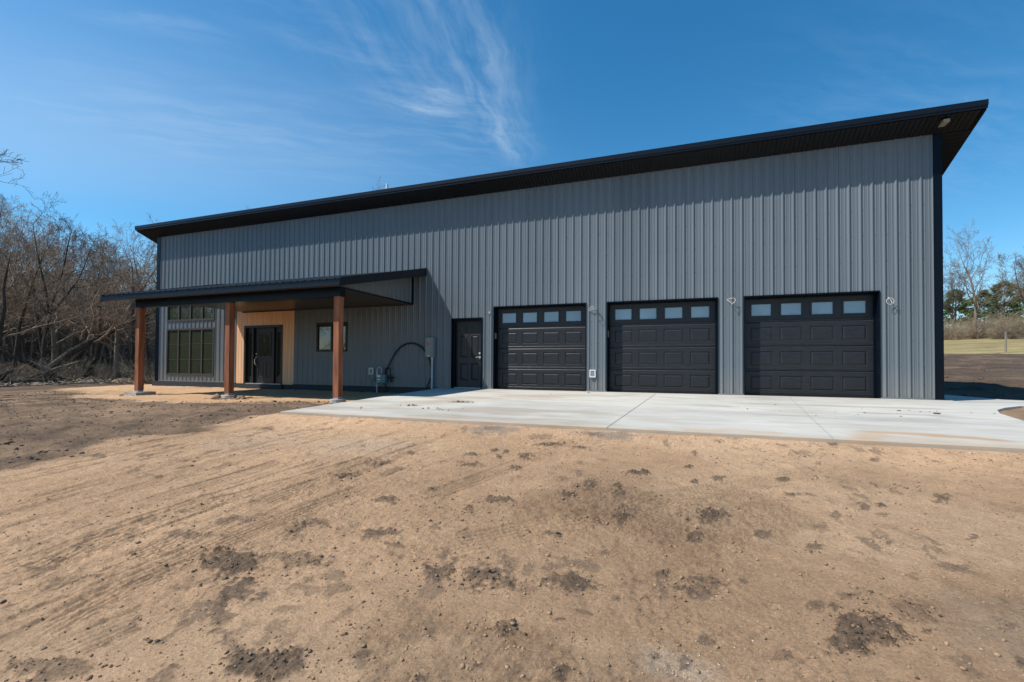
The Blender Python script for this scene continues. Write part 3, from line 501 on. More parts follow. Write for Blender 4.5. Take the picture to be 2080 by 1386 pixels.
def shell():
    b = MB()                                     # side and rear walls, floor, dark backing
    zb = ET-SLOPE*DEP
    b.prism([(.001, -.3), (DEP, -.3), (DEP, zb), (.001, ET+.05)], 'x', WL+.02, WL+.14)
    b.prism([(.001, -.3), (DEP, -.3), (DEP, zb), (.001, ET+.05)], 'x', WR-.14, WR-.02)
    b.box(WL+.14, WR-.14, DEP-.12, DEP, -.3, zb-.01)
    part(b, 'side_wall', 'siding')
    f = MB(); f.box(WL+.15, WR-.15, .26, DEP-.13, -.3, -.005); part(f, 'floor_slab', 'footing')
    p = MB()                                     # partition + lining give the rooms behind the glass something to show
    p.box(-11.4, -11.28, .30, DEP-.13, -.004, 3.2); p.box(-15.0, -7.5, 5.2, 5.32, -.004, 3.2); p.box(-7.5, -7.38, .3, DEP-.13, -.004, 3.2); p.box(-15.0, -4.6, .3, DEP-.13, 3.2, 3.3)
    part(p, 'partition_wall', 'interior')
    k = MB()                                     # unseen backing added right behind the garage half, so that it stays dark inside
    k.box(-1.6, WR-.15, .42, .47, -.004, 3.1); part(k, 'dark_backing', 'rubber')
shell()
# skirt and base trim
b = MB()
for xa, xb in ((WL-.13, -10.62), (-7.79, -1.6)): b.box(xa, xb, -.045, .0, -.30, -.004)
b.box(-10.62, -7.79, -.05, 0, -.30, -.03)
part(b, 'foundation_skirt', 'found')
for xa, xb in ((WL+.1, -10.62), (-7.79, -1.5), (-.38, -.021), (D1+DW+.021, D2-.021), (D2+DW+.021, D3-.021), (D3+DW+.021, WR-.16)):
    b = MB(); b.box(xa, xb, -.030, -.002, .0, .030); part(b, 'base_trim', 'siding')
for xa, xb in ((D1+DW+.021, D2-.021), (D2+DW+.021, D3-.021), (D3+DW+.021, WR), (-.38, -.021)):
    b = MB(); b.box(xa, xb, -.038, .0, -.06, -.003); part(b, 'sill_flashing', 'siding')
b = MB(); rng = random.Random(5)
n = 46
for i in range(n):                               # rough footing ledge along the porch wall
    xa = -14.2+i*11.0/n; xb = xa+11.0/n; h = -.235+.03*rng.random(); w = -.22-.16*rng.random()
    b.hexa([(xa, w, -.36), (xb, w-.02, -.36), (xb, -.046, -.36), (xa, -.046, -.36), (xa, w+.03, h), (xb, w+.03, h-.01), (xb, -.046, h+.02), (xa, -.046, h+.015)])
part(b, 'footing_ledge', 'footing')
# corner trim
def corner(xa, xb, sgn):
    b = MB(); b.box(xa, xb, -.032, .012, -.03, ET+.1)
    xo = xa if sgn < 0 else xb
    b.box(min(xo-sgn*.012, xo+sgn*.0), max(xo-sgn*.012, xo), .0125, .15, -.03, ET+.02)
    xi = xb if sgn < 0 else xa
    b.box(xi-.012, xi+.012, -.039, -.0325, -.03, ET+.1)
    part(b, 'corner_trim', 'black')
corner(WL, WL+.205, -1); corner(WR-.155, WR, 1)
# screws
def screws():
    b = MB()
    k0 = int((WL-.139)/.2286)
    for k in range(k0, 48):
        x = .139+k*.2286+.055
        if not WL+.25 < x < WR-.2: continue
        for r in range(10):
            z = .10+.615*r
            if any(o[0]-.08 < x < o[1]+.08 and o[2]-.08 < z < o[3]+.1 for o in OPEN) or z > 5.85: continue
            n = len(b.v); q = .010
            for (dx, dy, dz_) in ((-q, -.001, 0), (0, -.001, -q), (q, -.001, 0), (0, -.001, q), (0, -.007, 0)): b.v.append((x+dx, dy, z+dz_))
            b.f += [(n, n+1, n+4), (n+1, n+2, n+4), (n+2, n+3, n+4), (n+3, n, n+4)]
    o = part(b, 'siding_screw', 'black', fix=True); o['kind'] = 'stuff'
screws()
# main roof: sheet, fascia, soffit
def roof():
    b = MB(); x0, x1 = WL-SH, WR+SH; y0, y1 = -OH, DEP+.4
    zt = lambda y: FT_-.03-SLOPE*(y-y0)
    pitch = .2286; n = int((x1-x0)/pitch)
    for i in range(n+1):
        xa = x0+.05+i*pitch
        pr = [(0, 0), (.17, 0), (.19, .02), (.21, .02), (pitch, 0)]
        for (a, ha), (c, hc) in zip(pr[:-1], pr[1:]):
            xs, xe = xa+a, min(xa+c, x1-.02)
            if xe <= xs: continue
            b.quad((xs, y0+.03, zt(y0+.03)+ha), (xe, y0+.03, zt(y0+.03)+hc), (xe, y1, zt(y1)+hc), (xs, y1, zt(y1)+ha))
    b.hexa([(x0+.02, y0+.02, zt(y0)-.12), (x1-.02, y0+.02, zt(y0)-.12), (x1-.02, y1, zt(y1)-.13), (x0+.02, y1, zt(y1)-.13), (x0+.02, y0+.02, zt(y0)-.02), (x1-.02, y0+.02, zt(y0)-.02), (x1-.02, y1, zt(y1)-.02), (x0+.02, y1, zt(y1)-.02)])
    r = part(b, 'roof', 'roof')
    f = MB()                                     # front fascia: eave trim band over a lower strip, with a shadow gap
    f.prism([(y0-.022, FT_), (y0+.05, FT_+.004), (y0+.05, FB_+.05), (y0-.010, FB_+.05), (y0-.022, FB_+.062)], 'x', x0, x1)
    f.prism([(y0-.004, FB_+.0495), (y0+.04, FB_+.0495), (y0+.04, FB_), (y0-.004, FB_)], 'x', x0+.002, x1-.002)
    for s, xe in ((-1, x0), (1, x1)):            # rakes running down to the rear
        a, c = (xe, xe+.03) if s < 0 else (xe-.03, xe)
        f.prism([(y0+.051, FT_+.0), (y1, FT_-SLOPE*(y1-y0)), (y1, FB_-SLOPE*(y1-y0)), (y0+.051, FB_-SLOPE*.05)], 'x', a, c)
    part(f, 'fascia', 'fascia')
    s = MB()                                     # soffit of narrow grooved panels, sloping with the rafters
    zs = lambda y: FB_+.012-SLOPE*(y-y0)
    x = x0+.031
    while x < x1-.04:
        xe = min(x+.30, x1-.031); 
        for k in range(3):
            xa = x+(xe-x)*k/3; xb = x+(xe-x)*(k+1)/3-.012
            s.hexa([(xa, y0+.041, zs(y0+.041)-.012), (xb, y0+.041, zs(y0+.041)-.012), (xb, -.02, zs(-.02)-.012), (xa, -.02, zs(-.02)-.012), (xa, y0+.041, zs(y0+.041)+.02), (xb, y0+.041, zs(y0+.041)+.02), (xb, -.02, zs(-.02)+.02), (xa, -.02, zs(-.02)+.02)])
        x = xe
    s.hexa([(x0+.031, y0+.041, zs(y0)-.004), (x1-.031, y0+.041, zs(y0)-.004), (x1-.031, -.02, zs(-.02)-.004), (x0+.031, -.02, zs(-.02)-.004), (x0+.031, y0+.041, zs(y0)+.03), (x1-.031, y0+.041, zs(y0)+.03), (x1-.031, -.02, zs(-.02)+.03), (x0+.031, -.02, zs(-.02)+.03)])
    for xa, xb in ((x0+.031, WL-.001), (WR+.001, x1-.031)):      # gable soffits, boards crosswise
        y = .0
        while y < DEP:
            ye = y+.10
            s.hexa([(xa, y, zs(y)-.012), (xb, y, zs(y)-.012), (xb, ye-.012, zs(ye-.012)-.012), (xa, ye-.012, zs(ye-.012)-.012), (xa, y, zs(y)+.02), (xb, y, zs(y)+.02), (xb, ye-.012, zs(ye-.012)+.02), (xa, ye-.012, zs(ye-.012)+.02)]); y = ye
        s.hexa([(xa, -.0, zs(0)-.003), (xb, 0, zs(0)-.003), (xb, DEP, zs(DEP)-.003), (xa, DEP, zs(DEP)-.003), (xa, 0, zs(0)+.03), (xb, 0, zs(0)+.03), (xb, DEP, zs(DEP)+.03), (xa, DEP, zs(DEP)+.03)])
    part(s, 'soffit', 'soffit')
    l = MB(); y = -.33; l.box(10.66, 10.77, y-.12, y+.12, zs(y)-.075, zs(y)-.012); part(l, 'soffit_light', 'beige')
    v = MB(); v.cyl((-4.32, .6, zt(.6)-.02), (0, 0, 1), .045, 7.04-zt(.6), 16); part(v, 'vent_pipe', 'white', smooth=False)
roof()
# garage doors
def garage_door(x0, lb):
    y = REC; S = DH/4
    b = MB()
    def flat(xa, xb, za, zb): b.quad((x0+xa, y, za), (x0+xb, y, za), (x0+xb, y, zb), (x0+xa, y, zb))
    def ring(q0, d0, q1, d1):
        (a, c, e, f), (g, h, i, j) = q0, q1
        A = [(x0+a, y+d0, e), (x0+c, y+d0, e), (x0+c, y+d0, f), (x0+a, y+d0, f)]; B = [(x0+g, y+d1, i), (x0+h, y+d1, i), (x0+h, y+d1, j), (x0+g, y+d1, j)]
        for k in range(4): m = (k+1) % 4; b.quad(A[k], A[m], B[m], B[k])
    def raised(xa, xb, za, zb):
        q = lambda d: (xa+d, xb-d, za+d, zb-d)
        ring(q(0), 0, q(.012), .012); ring(q(.012), .012, q(.022), .012); ring(q(.022), .012, q(.05), .001)
        a, c, e, f = q(.05); b.quad((x0+a, y+.001, e), (x0+c, y+.001, e), (x0+c, y+.001, f), (x0+a, y+.001, f))
    cw = (DW-.14)/4; xs = [.07+cw*i for i in range(5)]
    pw, px = .50, (cw-.50)/2
    for s in range(4):
        z0, z1 = s*S, (s+1)*S; gl, gt = .016, .030    # lip at the bottom, tongue at the top
        pz0, pz1 = z0+.135, z1-.125
        if s == 3: pz0, pz1 = z0+.13, z1-.135
        # horizontal lips that make the joint between sections
        if s > 0:
            b.quad((x0, y+.014, z0), (x0+DW, y+.014, z0), (x0+DW, y, z0+gl), (x0, y, z0+gl)); zl = z0+gl
        else: zl = z0+.02; flat(0, DW, z0+.02, z0+.03); zl = z0+.03
        if s < 3: b.quad((x0, y, z1-gt), (x0+DW, y, z1-gt), (x0+DW, y+.014, z1), (x0, y+.014, z1)); zh = z1-gt
        else: zh = z1
        # shallow bead lines above and below the panel row
        bead = .06
        flat(0, DW, zl, zl+.026); b.quad((x0, y, zl+.026), (x0+DW, y, zl+.026), (x0+DW, y-.006, zl+.032), (x0, y-.006, zl+.032)); b.quad((x0, y-.006, zl+.032), (x0+DW, y-.006, zl+.032), (x0+DW, y, zl+.044), (x0, y, zl+.044)); flat(0, DW, zl+.044, pz0)
        flat(0, DW, pz1, zh)
        X = 0
        for i in range(4):
            pa, pb = xs[i]+px, xs[i]+px+pw
            flat(X, pa, pz0, pz1); X = pb
            if s < 3: raised(pa, pb, pz0, pz1)
        flat(X, DW, pz0, pz1)
    o = part(b, 'garage_door', 'door', fix=False); o['label'] = lb
    def sub(mb, n, m, **kw):
        c = mb.build(n, M[m], o, **kw); c.matrix_parent_inverse = Matrix.Identity(4); return c
    z0, z1 = 3*S+.13, DH-.135
    for i in range(4):
        pa, pb = xs[i]+px, xs[i]+px+pw; f = MB(); w = .03
        f.box(x0+pa-.004, x0+pb+.004, y-.014, y+.03, z0-.004, z0+w); f.box(x0+pa-.004, x0+pb+.004, y-.014, y+.03, z1-w, z1+.004)
        f.box(x0+pa-.004, x0+pa+w, y-.0135, y+.03, z0+w, z1-w); f.box(x0+pb-w, x0+pb+.004, y-.0135, y+.03, z0+w, z1-w); sub(f, 'window_frame', 'frame')
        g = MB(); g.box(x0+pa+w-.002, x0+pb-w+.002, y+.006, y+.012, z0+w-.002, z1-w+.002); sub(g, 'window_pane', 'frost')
    r = MB(); r.box(x0+.01, x0+DW-.01, y-.012, y+.03, .0, .028); sub(r, 'bottom_seal', 'rubber')
    st = MB(); st.box(x0+.001, x0+.035, y-.03, y-.002, .0, DH-.036); st.box(x0+DW-.035, x0+DW-.001, y-.03, y-.002, .0, DH-.036); st.box(x0+.001, x0+DW-.001, y-.03, y-.002, DH-.035, DH-.001); sub(st, 'weather_strip', 'black')
    k = MB(); k.box(x0+.045 if False else x0-.0005+.001, x0+.012, .07, .16, 1.52, 1.70); sub(k, 'button_plate', 'beige')
    t = MB()                                     # jamb and head trim wrapping the opening
    t.box(x0-.02, x0, -.029, REC+.06, -.02, DH+.03); t.box(x0+DW, x0+DW+.02, -.029, REC+.06, -.02, DH+.03); t.box(x0, x0+DW, -.029, REC+.06, DH, DH+.03)
    part(t, 'door_trim', 'black')
garage_door(D1, 'black garage door beside the walk-in door'); garage_door(D2, 'middle black garage door'); garage_door(D3, 'black garage door at the building end')
def panel_leaf(b, x0, x1, z0, z1, y, panels):
    """flat leaf facing -Y with recessed-raised panels"""
    xs = sorted({x0, x1} | {p[0] for p in panels} | {p[1] for p in panels}); zs = sorted({z0, z1} | {p[2] for p in panels} | {p[3] for p in panels})
    for xa, xb in zip(xs[:-1], xs[1:]):
        for za, zb in zip(zs[:-1], zs[1:]):
            if any(p[0] <= xa and xb <= p[1] and p[2] <= za and zb <= p[3] for p in panels): continue
            b.quad((xa, y, za), (xb, y, za), (xb, y, zb), (xa, y, zb))
    for (xa, xb, za, zb) in panels:
        last = None
        for d, h in ((0, 0), (.006, -.008), (.014, -.008), (.026, .012), (.036, .012), (.06, .002)):
            q = [(xa+d, y+h, za+d), (xb-d, y+h, za+d), (xb-d, y+h, zb-d), (xa+d, y+h, zb-d)]
            if last:
                for k in range(4): m = (k+1) % 4; b.quad(last[k], last[m], q[m], q[k])
            last = q
        b.quad(*last)
def side_door():
    x0, x1, zt = -1.419, -.402, 2.147; y = .17
    f = MB(); f.box(x0-.02, x0, -.029, y+.06, -.01, zt+.03); f.box(x1, x1+.02, -.029, y+.06, -.01, zt+.03); f.box(x0, x1, -.029, y+.06, zt, zt+.03)
    f.box(x0+.001, x0+.06, .06, y+.06, 0, zt-.001); f.box(x1-.06, x1-.001, .06, y+.06, 0, zt-.001); f.box(x0+.06, x1-.06, .06, y+.06, zt-.06, zt-.001)
    part(f, 'door_trim', 'black')
    a, c = x0+.062, x1-.062; w = c-a; b = MB()
    L = [(a+.13, a+.385), (a+.515, a+.77)]
    pn = [(p, q, .24, .78) for p, q in L]+[(p, q, .95, 1.66) for p, q in L]
    panel_leaf(b, a, c, .02, zt-.062, y, pn)
    o = part(b, 'side_door', 'mandoor', fix=False); o['label'] = 'black walk-in door with four panels and two small lights'
    def sub(mb, n, m, **kw): c_ = mb.build(n, M[m], o, **kw); c_.matrix_parent_inverse = Matrix.Identity(4); return c_
    for p, q in L:
        g = MB(); g.box(p+.03, q-.03, y-.004, y+.004, 1.78, 1.92); sub(g, 'window_pane', 'smoke')
        r = MB(); r.box(p, q, y-.012, y, 1.75, 1.78); r.box(p, q, y-.012, y, 1.92, 1.95); r.box(p, p+.03, y-.0115, y, 1.78, 1.92); r.box(q-.03, q, y-.0115, y, 1.78, 1.92); sub(r, 'window_frame', 'mandoor')
    h = MB(); h.cyl((c-.075, y-.001, .96), (0, -1, 0), .032, .014, 20); h.cyl((c-.075, y-.015, .96), (0, -1, 0), .012, .03, 12)
    h.tube(curve([(c-.075, y-.05, .96), (c-.12, y-.053, .963), (c-.19, y-.05, .957)], 5), .010, 10); sub(h, 'door_handle', 'nickel', smooth=False)
    d = MB(); d.cyl((c-.075, y-.001, 1.085), (0, -1, 0), .032, .022, 20); d.cyl((c-.075, y-.023, 1.085), (0, -1, 0), .022, .012, 16); sub(d, 'deadbolt', 'nickel')
    s = MB(); s.box(x0+.06, x1-.06, .03, y+.05, .0, .02); sub(s, 'threshold', 'steel')
side_door()
# entry bay: tan boards, black door with two sidelights
def entry():
    x0, x1 = -10.62, -7.79; a, c, zt = -10.212, -8.325, 2.145; b = MB(); x = x0; w = .1335
    n = round((x1-x0)/w); w = (x1-x0)/n
    for i in range(n):
        xa, xb = x0+i*w, x0+(i+1)*w; 
        pr = [(xa, .0), (xa+.006, -.012), (xb-.006, -.012), (xb, .0)]
        segs = []
        for (p, yp), (q, yq) in zip(pr[:-1], pr[1:]):
            cut = [p]+[t for t in (a, c) if p < t < q]+[q]
            for s, e in zip(cut[:-1], cut[1:]):
                f = lambda t: yp+(yq-yp)*(t-p)/(q-p)
                z0 = zt if a < (s+e)/2 < c else -.02
                b.quad((s, f(s), z0), (e, f(e), z0), (e, f(e), 2.72), (s, f(s), 2.72))
    part(b, 'wood_cladding', 'pine', fix=False)
    y = .14; f = MB()
    f.box(a-.012, a+.075, -.022, y+.05, -.02, zt+.012); f.box(c-.075, c+.012, -.022, y+.05, -.02, zt+.012); f.box(a+.075, c-.075, -.022, y+.05, zt-.075, zt+.012)
    dl, dr = a+.43, a+1.40
    f.box(dl-.05, dl, .02, y+.05, -.02, zt-.075); f.box(dr, dr+.05, .02, y+.05, -.02, zt-.075)
    part(f, 'door_trim', 'frame')
    for (p, q) in ((a+.075, dl-.05), (dr+.05, c-.075)):
        s = MB(); s.box(p, p+.10, .08, y+.04, -.02, zt-.076); s.box(q-.10, q, .08, y+.04, -.02, zt-.076); s.box(p+.10, q-.10, .08, y+.04, -.02, .25); s.box(p+.10, q-.10, .08, y+.04, zt-.25, zt-.076)
        so_ = part(s, 'sidelight', 'frame')
        g = MB(); g.box(p+.10, q-.10, .11, .118, .25, zt-.25); g_ = g.build('window_pane', M['glass'], so_)
    d = MB(); panel_leaf(d, dl+.002, dr-.002, .0, zt-.077, .10, [(dl+.16, dl+.42, .22, .80), (dr-.42, dr-.16, .22, .80), (dl+.16, dr-.16, .98, 1.90)])
    o = part(d, 'entry_door', 'mandoor', fix=False); o['label'] = 'black entry door with a half window between narrow sidelights'
    g = MB(); g.box(dl+.20, dr-.20, .088, .096, 1.02, 1.86); gg = g.build('window_pane', M['glass'], o)
    r = MB()
    for q in ((dl+.165, dr-.165, .984, 1.02), (dl+.165, dr-.165, 1.86, 1.896)): r.box(q[0], q[1], .08, .099, q[2], q[3])
    r.box(dl+.165, dl+.2, .0805, .099, 1.02, 1.86); r.box(dr-.2, dr-.165, .0805, .099, 1.02, 1.86); r.build('window_frame', M['frame'], o)
    h = MB(); hx = dl+.075
    h.cyl((hx, .099, 1.10), (0, -1, 0), .034, .022, 20); h.cyl((hx, .099, .96), (0, -1, 0), .034, .02, 20)
    h.tube(curve([(hx, .08, .94), (hx-.005, .03, .90), (hx-.012, .025, .80), (hx+.0, .05, .70), (hx+.0, .098, .685)], 6), .014, 10); h.cyl((hx, .099, .685), (0, -1, 0), .024, .014, 16)
    h.build('door_handle', M['nickel'], o)
    t = MB(); t.box(a+.08, c-.08, -.02, .09, -.03, -.002); t.build('threshold', M['steel'], o)
    s = MB(); s.box(a+.25, c+.1, -.13, -.051, -.30, -.035); part(s, 'entry_step', 'found')
entry()
def window(x0, x1, z0, z1, cols, rows, m, label, mull=.036):
    f = MB(); y0, y1 = -.034, .08; w = .048
    f.box(x0-.012, x1+.012, y0, y1, z1-w, z1+.012); f.box(x0-.012, x1+.012, y0-.006, y1, z0-.012, z0+w)
    f.box(x0-.012, x0+w, y0, y1, z0+w, z1-w); f.box(x1-w, x1+.012, y0, y1, z0+w, z1-w)
    o = part(f, 'window', m); o['label'] = label
    cw = (x1-x0)/cols
    mb = MB()
    for i in range(1, cols): mb.box(x0+cw*i-mull, x0+cw*i+mull, y0+.008, y1-.005, z0+w, z1-w)
    for i in range(cols):                        # sash stiles
        xa, xb = x0+cw*i+(w if i == 0 else mull), x0+cw*(i+1)-(w if i == cols-1 else mull)
        mb.box(xa, xb, -.008, .05, z0+w, z0+w+.02); mb.box(xa, xb, -.008, .05, z1-w-.02, z1-w)
        for r in range(1, rows): zc = z0+(z1-z0)*r/rows; mb.box(xa, xb, .004, .03, zc-.011, zc+.011)
        g = MB(); g.box(xa, xb, .012, .018, z0+w, z1-w); g.build('window_pane', M['glass'], o)
    mb.build('sash', M[m], o)
window(-14.49, -11.81, .265, 2.12, 4, 3, 'bronze', 'large four-bay window with thin crossbars'); window(-14.49, -11.81, 2.44, 3.10, 4, 1, 'bronze', 'four-bay transom window above the large window')
window(-6.746, -5.455, 1.17, 2.162, 2, 1, 'frame', 'small black slider window behind the porch post')
# ------------------------------------------------------------------ porch
PFL, PFR, PFY = -11.36, -2.34, -4.036
def porch():
    RT, FTp = 3.80, 2.775; sl_ = (RT-FTp)/(-PFY); zt = lambda y: RT+sl_*y
    b = MB(); x = PFL+.02; pitch = .2286
    while x < PFR-.03:
        pr = [(0, 0), (.165, 0), (.185, .019), (.207, .019), (pitch, 0)]
        for (a, ha), (c, hc) in zip(pr[:-1], pr[1:]):
            xa, xb = x+a, min(x+c, PFR-.02)
            if xb <= xa: continue
            b.quad((xa, PFY-.03, zt(PFY-.03)+ha-.005), (xb, PFY-.03, zt(PFY-.03)+hc-.005), (xb, -.02, zt(-.02)+hc-.005), (xa, -.02, zt(-.02)+ha-.005))
        x += pitch
    b.hexa([(PFL+.03, PFY+.03, zt(PFY)-.13), (PFR-.03, PFY+.03, zt(PFY)-.13), (PFR-.03, -.02, zt(0)-.14), (PFL+.03, -.02, zt(0)-.14), (PFL+.03, PFY+.03, zt(PFY)-.02), (PFR-.03, PFY+.03, zt(PFY)-.02), (PFR-.03, -.02, zt(0)-.02), (PFL+.03, -.02, zt(0)-.02)])
    o = part(b, 'porch_roof', 'roof', fix=True)
    def sub(mb, n, m, **kw): return mb.build(n, M[m] if isinstance(m, str) else m, o, **kw)
    f = MB(); f.box(PFL, PFR, PFY, PFY+.029, 2.611, FTp-.012); f.box(PFL+.002, PFR-.002, PFY-.008, PFY-.0005, 2.611, 2.66)
    for xa, xb in ((PFR-.028, PFR), (PFL, PFL+.028)):
        f.prism([(PFY+.0295, zt(PFY)+.005), (-.02, zt(-.02)+.012), (-.02, zt(-.02)-.225), (PFY+.0295, 2.60)], 'x', xa, xb)
        f.prism([(PFY+.0295, zt(PFY)+.03), (-.02, zt(-.02)+.033), (-.02, zt(-.02)+.0125), (PFY+.0295, zt(PFY)+.0055)], 'x', xa-.006, xb+.004)
    sub(f, 'fascia', 'fascia')
    g = MB(); ZC = 2.745; XG = -2.86             # gable infill wall above the ceiling, ribbed, plus its trims
    for XG_, sg in ((-2.86, 1), (-10.30, -1)):
        y = -3.72; g = MB()
        while y < -.05:
            ye = min(y+.2286, -.04)
            pr = [(0, 0), (.14, 0), (.155, .019), (.185, .019), (.2, 0), (.2286, 0)]
            for (a, ha), (c, hc) in zip(pr[:-1], pr[1:]):
                ya, yb = y+a, min(y+c, -.04)
                if yb <= ya: continue
                g.quad((XG_+sg*ha, ya, ZC-.05), (XG_+sg*hc, yb, ZC-.05), (XG_+sg*hc, yb, zt(yb)-.1), (XG_+sg*ha, ya, zt(ya)-.1))
            y = ye
        sub(g, 'gable_siding', 'siding', fix=False)
    t = MB(); t.box(XG-.02, XG+.05, -.11, -.022, ZC-.085, zt(-.1)-.15); t.box(XG+.0195, XG+.03, -3.7, -.111, ZC-.085, ZC-.05); sub(t, 'gable_trim', 'black')
    c = MB(); x = -10.30                         # ceiling boards running front to back, with grooves
    while x < XG:
        xe = min(x+.101, XG+.018); c.box(x, xe-.010, -3.50, -.055, ZC-.062, ZC-.05); x += .101
    c.box(-10.30, XG+.018, -3.50, -.055, ZC-.0495, ZC-.03); c.box(-10.3, XG+.018, -.0545, -.0225, ZC-.10, ZC-.03)
    sub(c, 'porch_ceiling', mat('ceiling_metal', (.03, .024, .02), .28, .6))
    s = MB()                                     # strip soffits in front of the beam and beside it
    s.hexa([(PFL+.029, PFY+.03, 2.63), (PFR-.029, PFY+.03, 2.63), (PFR-.029, -3.665, 2.655), (PFL+.029, -3.665, 2.655), (PFL+.029, PFY+.03, 2.65), (PFR-.029, PFY+.03, 2.65), (PFR-.029, -3.665, 2.675), (PFL+.029, -3.665, 2.675)])
    for xa, xb in ((PFL+.029, -10.325), (-2.81, PFR-.029)):
        s.hexa([(xa, -3.664, 2.67), (xb, -3.664, 2.67), (xb, -.03, zt(0)-.20), (xa, -.03, zt(0)-.20), (xa, -3.664, 2.69), (xb, -3.664, 2.69), (xb, -.03, zt(0)-.18), (xa, -.03, zt(0)-.18)])
    sub(s, 'porch_soffit', mat('porch_soffit_metal', (.10, .085, .07), .35, .5))
    bm_ = MB(); bm_.box(-10.335, -2.63, -3.675, -3.49, 2.41, 2.653); sub(bm_, 'porch_beam', 'black')
porch()
PZ = 2.409
for k, x in enumerate((-10.324, -6.552, -2.825)):
    b = MB(); b.box(x, x+.168, -3.671, -3.503, -.10, PZ)
    p = part(b, 'porch_post', 'cedar', bevel=.008)
    s = MB(); s.box(x+.01, x+.158, -3.66, -3.513, -.155, -.1015); s.box(x-.004, x+.0, -3.64, -3.53, -.13, .0); sb = s.build('post_base', M['steel'], p)
    f = MB(); r = random.Random(k)
    if k == 0: f.box(x-.19, x+.40, -3.85, -3.30, -.42, -.156)
    else: f.cyl((x+.09, -3.58, -.5), (0, 0, 1), .21, .344, 20, .19)
    f.build('concrete_pier', M['footing'], p, bevel=.012)
# ================================================================== SMALL THINGS ON THE WALL
def local(mb, name, m, root, **kw):
    o = mb.build(name, M[m], root, **kw); o.matrix_parent_inverse = Matrix.Translation(-root.location); return o
t = thing('electrical_box', 'grey green electrical panel box with pink sticker on the porch-side wall', 'electrical box', (-2.14, -.02, 1.27))
b = MB(); b.box(-2.285, -2.0, -.165, -.021, .965, 1.58); local(b, 'box_body', 'elbox', t, bevel=.008)
b = MB(); b.box(-2.278, -2.035, -.176, -.166, .985, 1.57); local(b, 'cover', 'elbox', t, bevel=.004)
b = MB(); b.box(-2.22, -2.11, -.1785, -.1765, 1.335, 1.405); local(b, 'sticker', 'red', t)
b = MB(); b.box(-2.175, -2.135, -.19, -.1762, .985, 1.005); local(b, 'latch', 'nickel', t)
b = MB(); b.tube([(-2.075, -.09, .964), (-2.075, -.09, .45), (-2.075, -.09, -.26)], .033, 14); b.cyl((-2.075, -.09, .30), (0, 0, 1), .040, .07, 14); b.cyl((-2.075, -.09, .90), (0, 0, 1), .041, .06, 14); local(b, 'conduit', 'pipe', t)
t = thing('gas_meter', 'green grey gas meter with regulator and riser pipe low on the porch wall', 'gas meter', (-4.0, -.15, -.2))
b = MB(); b.tube(curve([(-4.095, -.16, -.30), (-4.095, -.16, .0), (-4.095, -.16, .42), (-4.09, -.16, .55), (-4.02, -.16, .63), (-3.93, -.16, .58), (-3.92, -.16, .44)], 6), .017, 10); b.cyl((-4.095, -.16, .36), (0, 0, 1), .032, .10, 12); b.cyl((-4.095, -.16, -.02), (0, 0, 1), .03, .05, 12); local(b, 'inlet_pipe', 'pipe', t)
b = MB(); b.box(-4.05, -3.72, -.26, -.08, .10, .40); local(b, 'meter_body', 'meter', t, bevel=.045)
b = MB(); b.box(-4.02, -3.89, -.272, -.261, .31, .375); b.box(-4.015, -3.90, -.272, -.261, .215, .25); b.box(-4.015, -3.93, -.272, -.261, .155, .17); local(b, 'index_plate', 'white', t)
b = MB(); b.cyl((-4.24, -.10, .27), (0, -1, 0), .115, .05, 24); b.cyl((-4.24, -.15, .27), (0, -1, 0), .085, .05, 24, .04); b.tube([(-4.14, -.16, .27), (-4.09, -.16, .27)], .022, 10); local(b, 'regulator', 'meter', t)
b = MB(); b.tube(curve([(-3.78, -.16, .39), (-3.78, -.16, .54), (-3.72, -.16, .60), (-3.62, -.16, .60), (-3.60, -.14, .55), (-3.60, -.1, .2), (-3.60, -.03, .18)], 5), .02, 10); b.cyl((-3.60, -.13, .25), (0, 0, 1), .05, .12, 14); b.cyl((-3.66, -.13, .30), (1, 0, 0), .022, .22, 10); local(b, 'outlet_pipe', 'cable', t)
b = MB(); b.tube(curve([(-3.785, -.13, -.26), (-3.785, -.12, .2), (-3.765, -.1, .50), (-3.66, -.08, .76), (-3.40, -.07, 1.17), (-3.14, -.07, 1.36), (-2.87, -.07, 1.42), (-2.62, -.07, 1.36), (-2.42, -.07, 1.23), (-2.20, -.07, .93), (-2.115, -.07, .62), (-2.13, -.08, .30), (-2.22, -.11, .05), (-2.36, -.14, -.24)], 10), .024, 10)
tag(b.build('cable_loop', M['cable'], smooth=True), 'thick black cable arched against the porch wall between meter and box', 'cable')
def outlet(x, z, w, h, label):
    t = thing('outlet_box', label, 'outlet box', (x, -.02, z))
    b = MB(); q = .028
    b.box(x-w/2, x+w/2, -.06, -.021, z+h/2-q, z+h/2); b.box(x-w/2, x+w/2, -.06, -.021, z-h/2, z-h/2+q); b.box(x-w/2, x-w/2+q, -.06, -.021, z-h/2+q, z+h/2-q); b.box(x+w/2-q, x+w/2, -.06, -.021, z-h/2+q, z+h/2-q)
    local(b, 'box_frame', 'white', t); g = MB(); g.box(x-w/2+q, x+w/2-q, -.05, -.021, z-h/2+q, z+h/2-q); local(g, 'cover', 'elbox', t)
outlet(3.0, .50, .17, .215, 'white framed outlet box low on the wall between two garage doors'); outlet(-4.42, .50, .17, .22, 'white framed outlet box beside the gas meter')
def wires(label, x, z, paths, shadow=None):
    t = thing('loose_wire', label, 'wire', (x, -.02, z), 'unfinished wall light wires by the garage doors')
    for m, P in paths:
        b = MB(); b.tube(curve([(x+a*.8, -.02+y*.8, z+c*.8) for a, y, c in P], 6), .0062, 6); local(b, 'wire_strand', m, t, smooth=True)
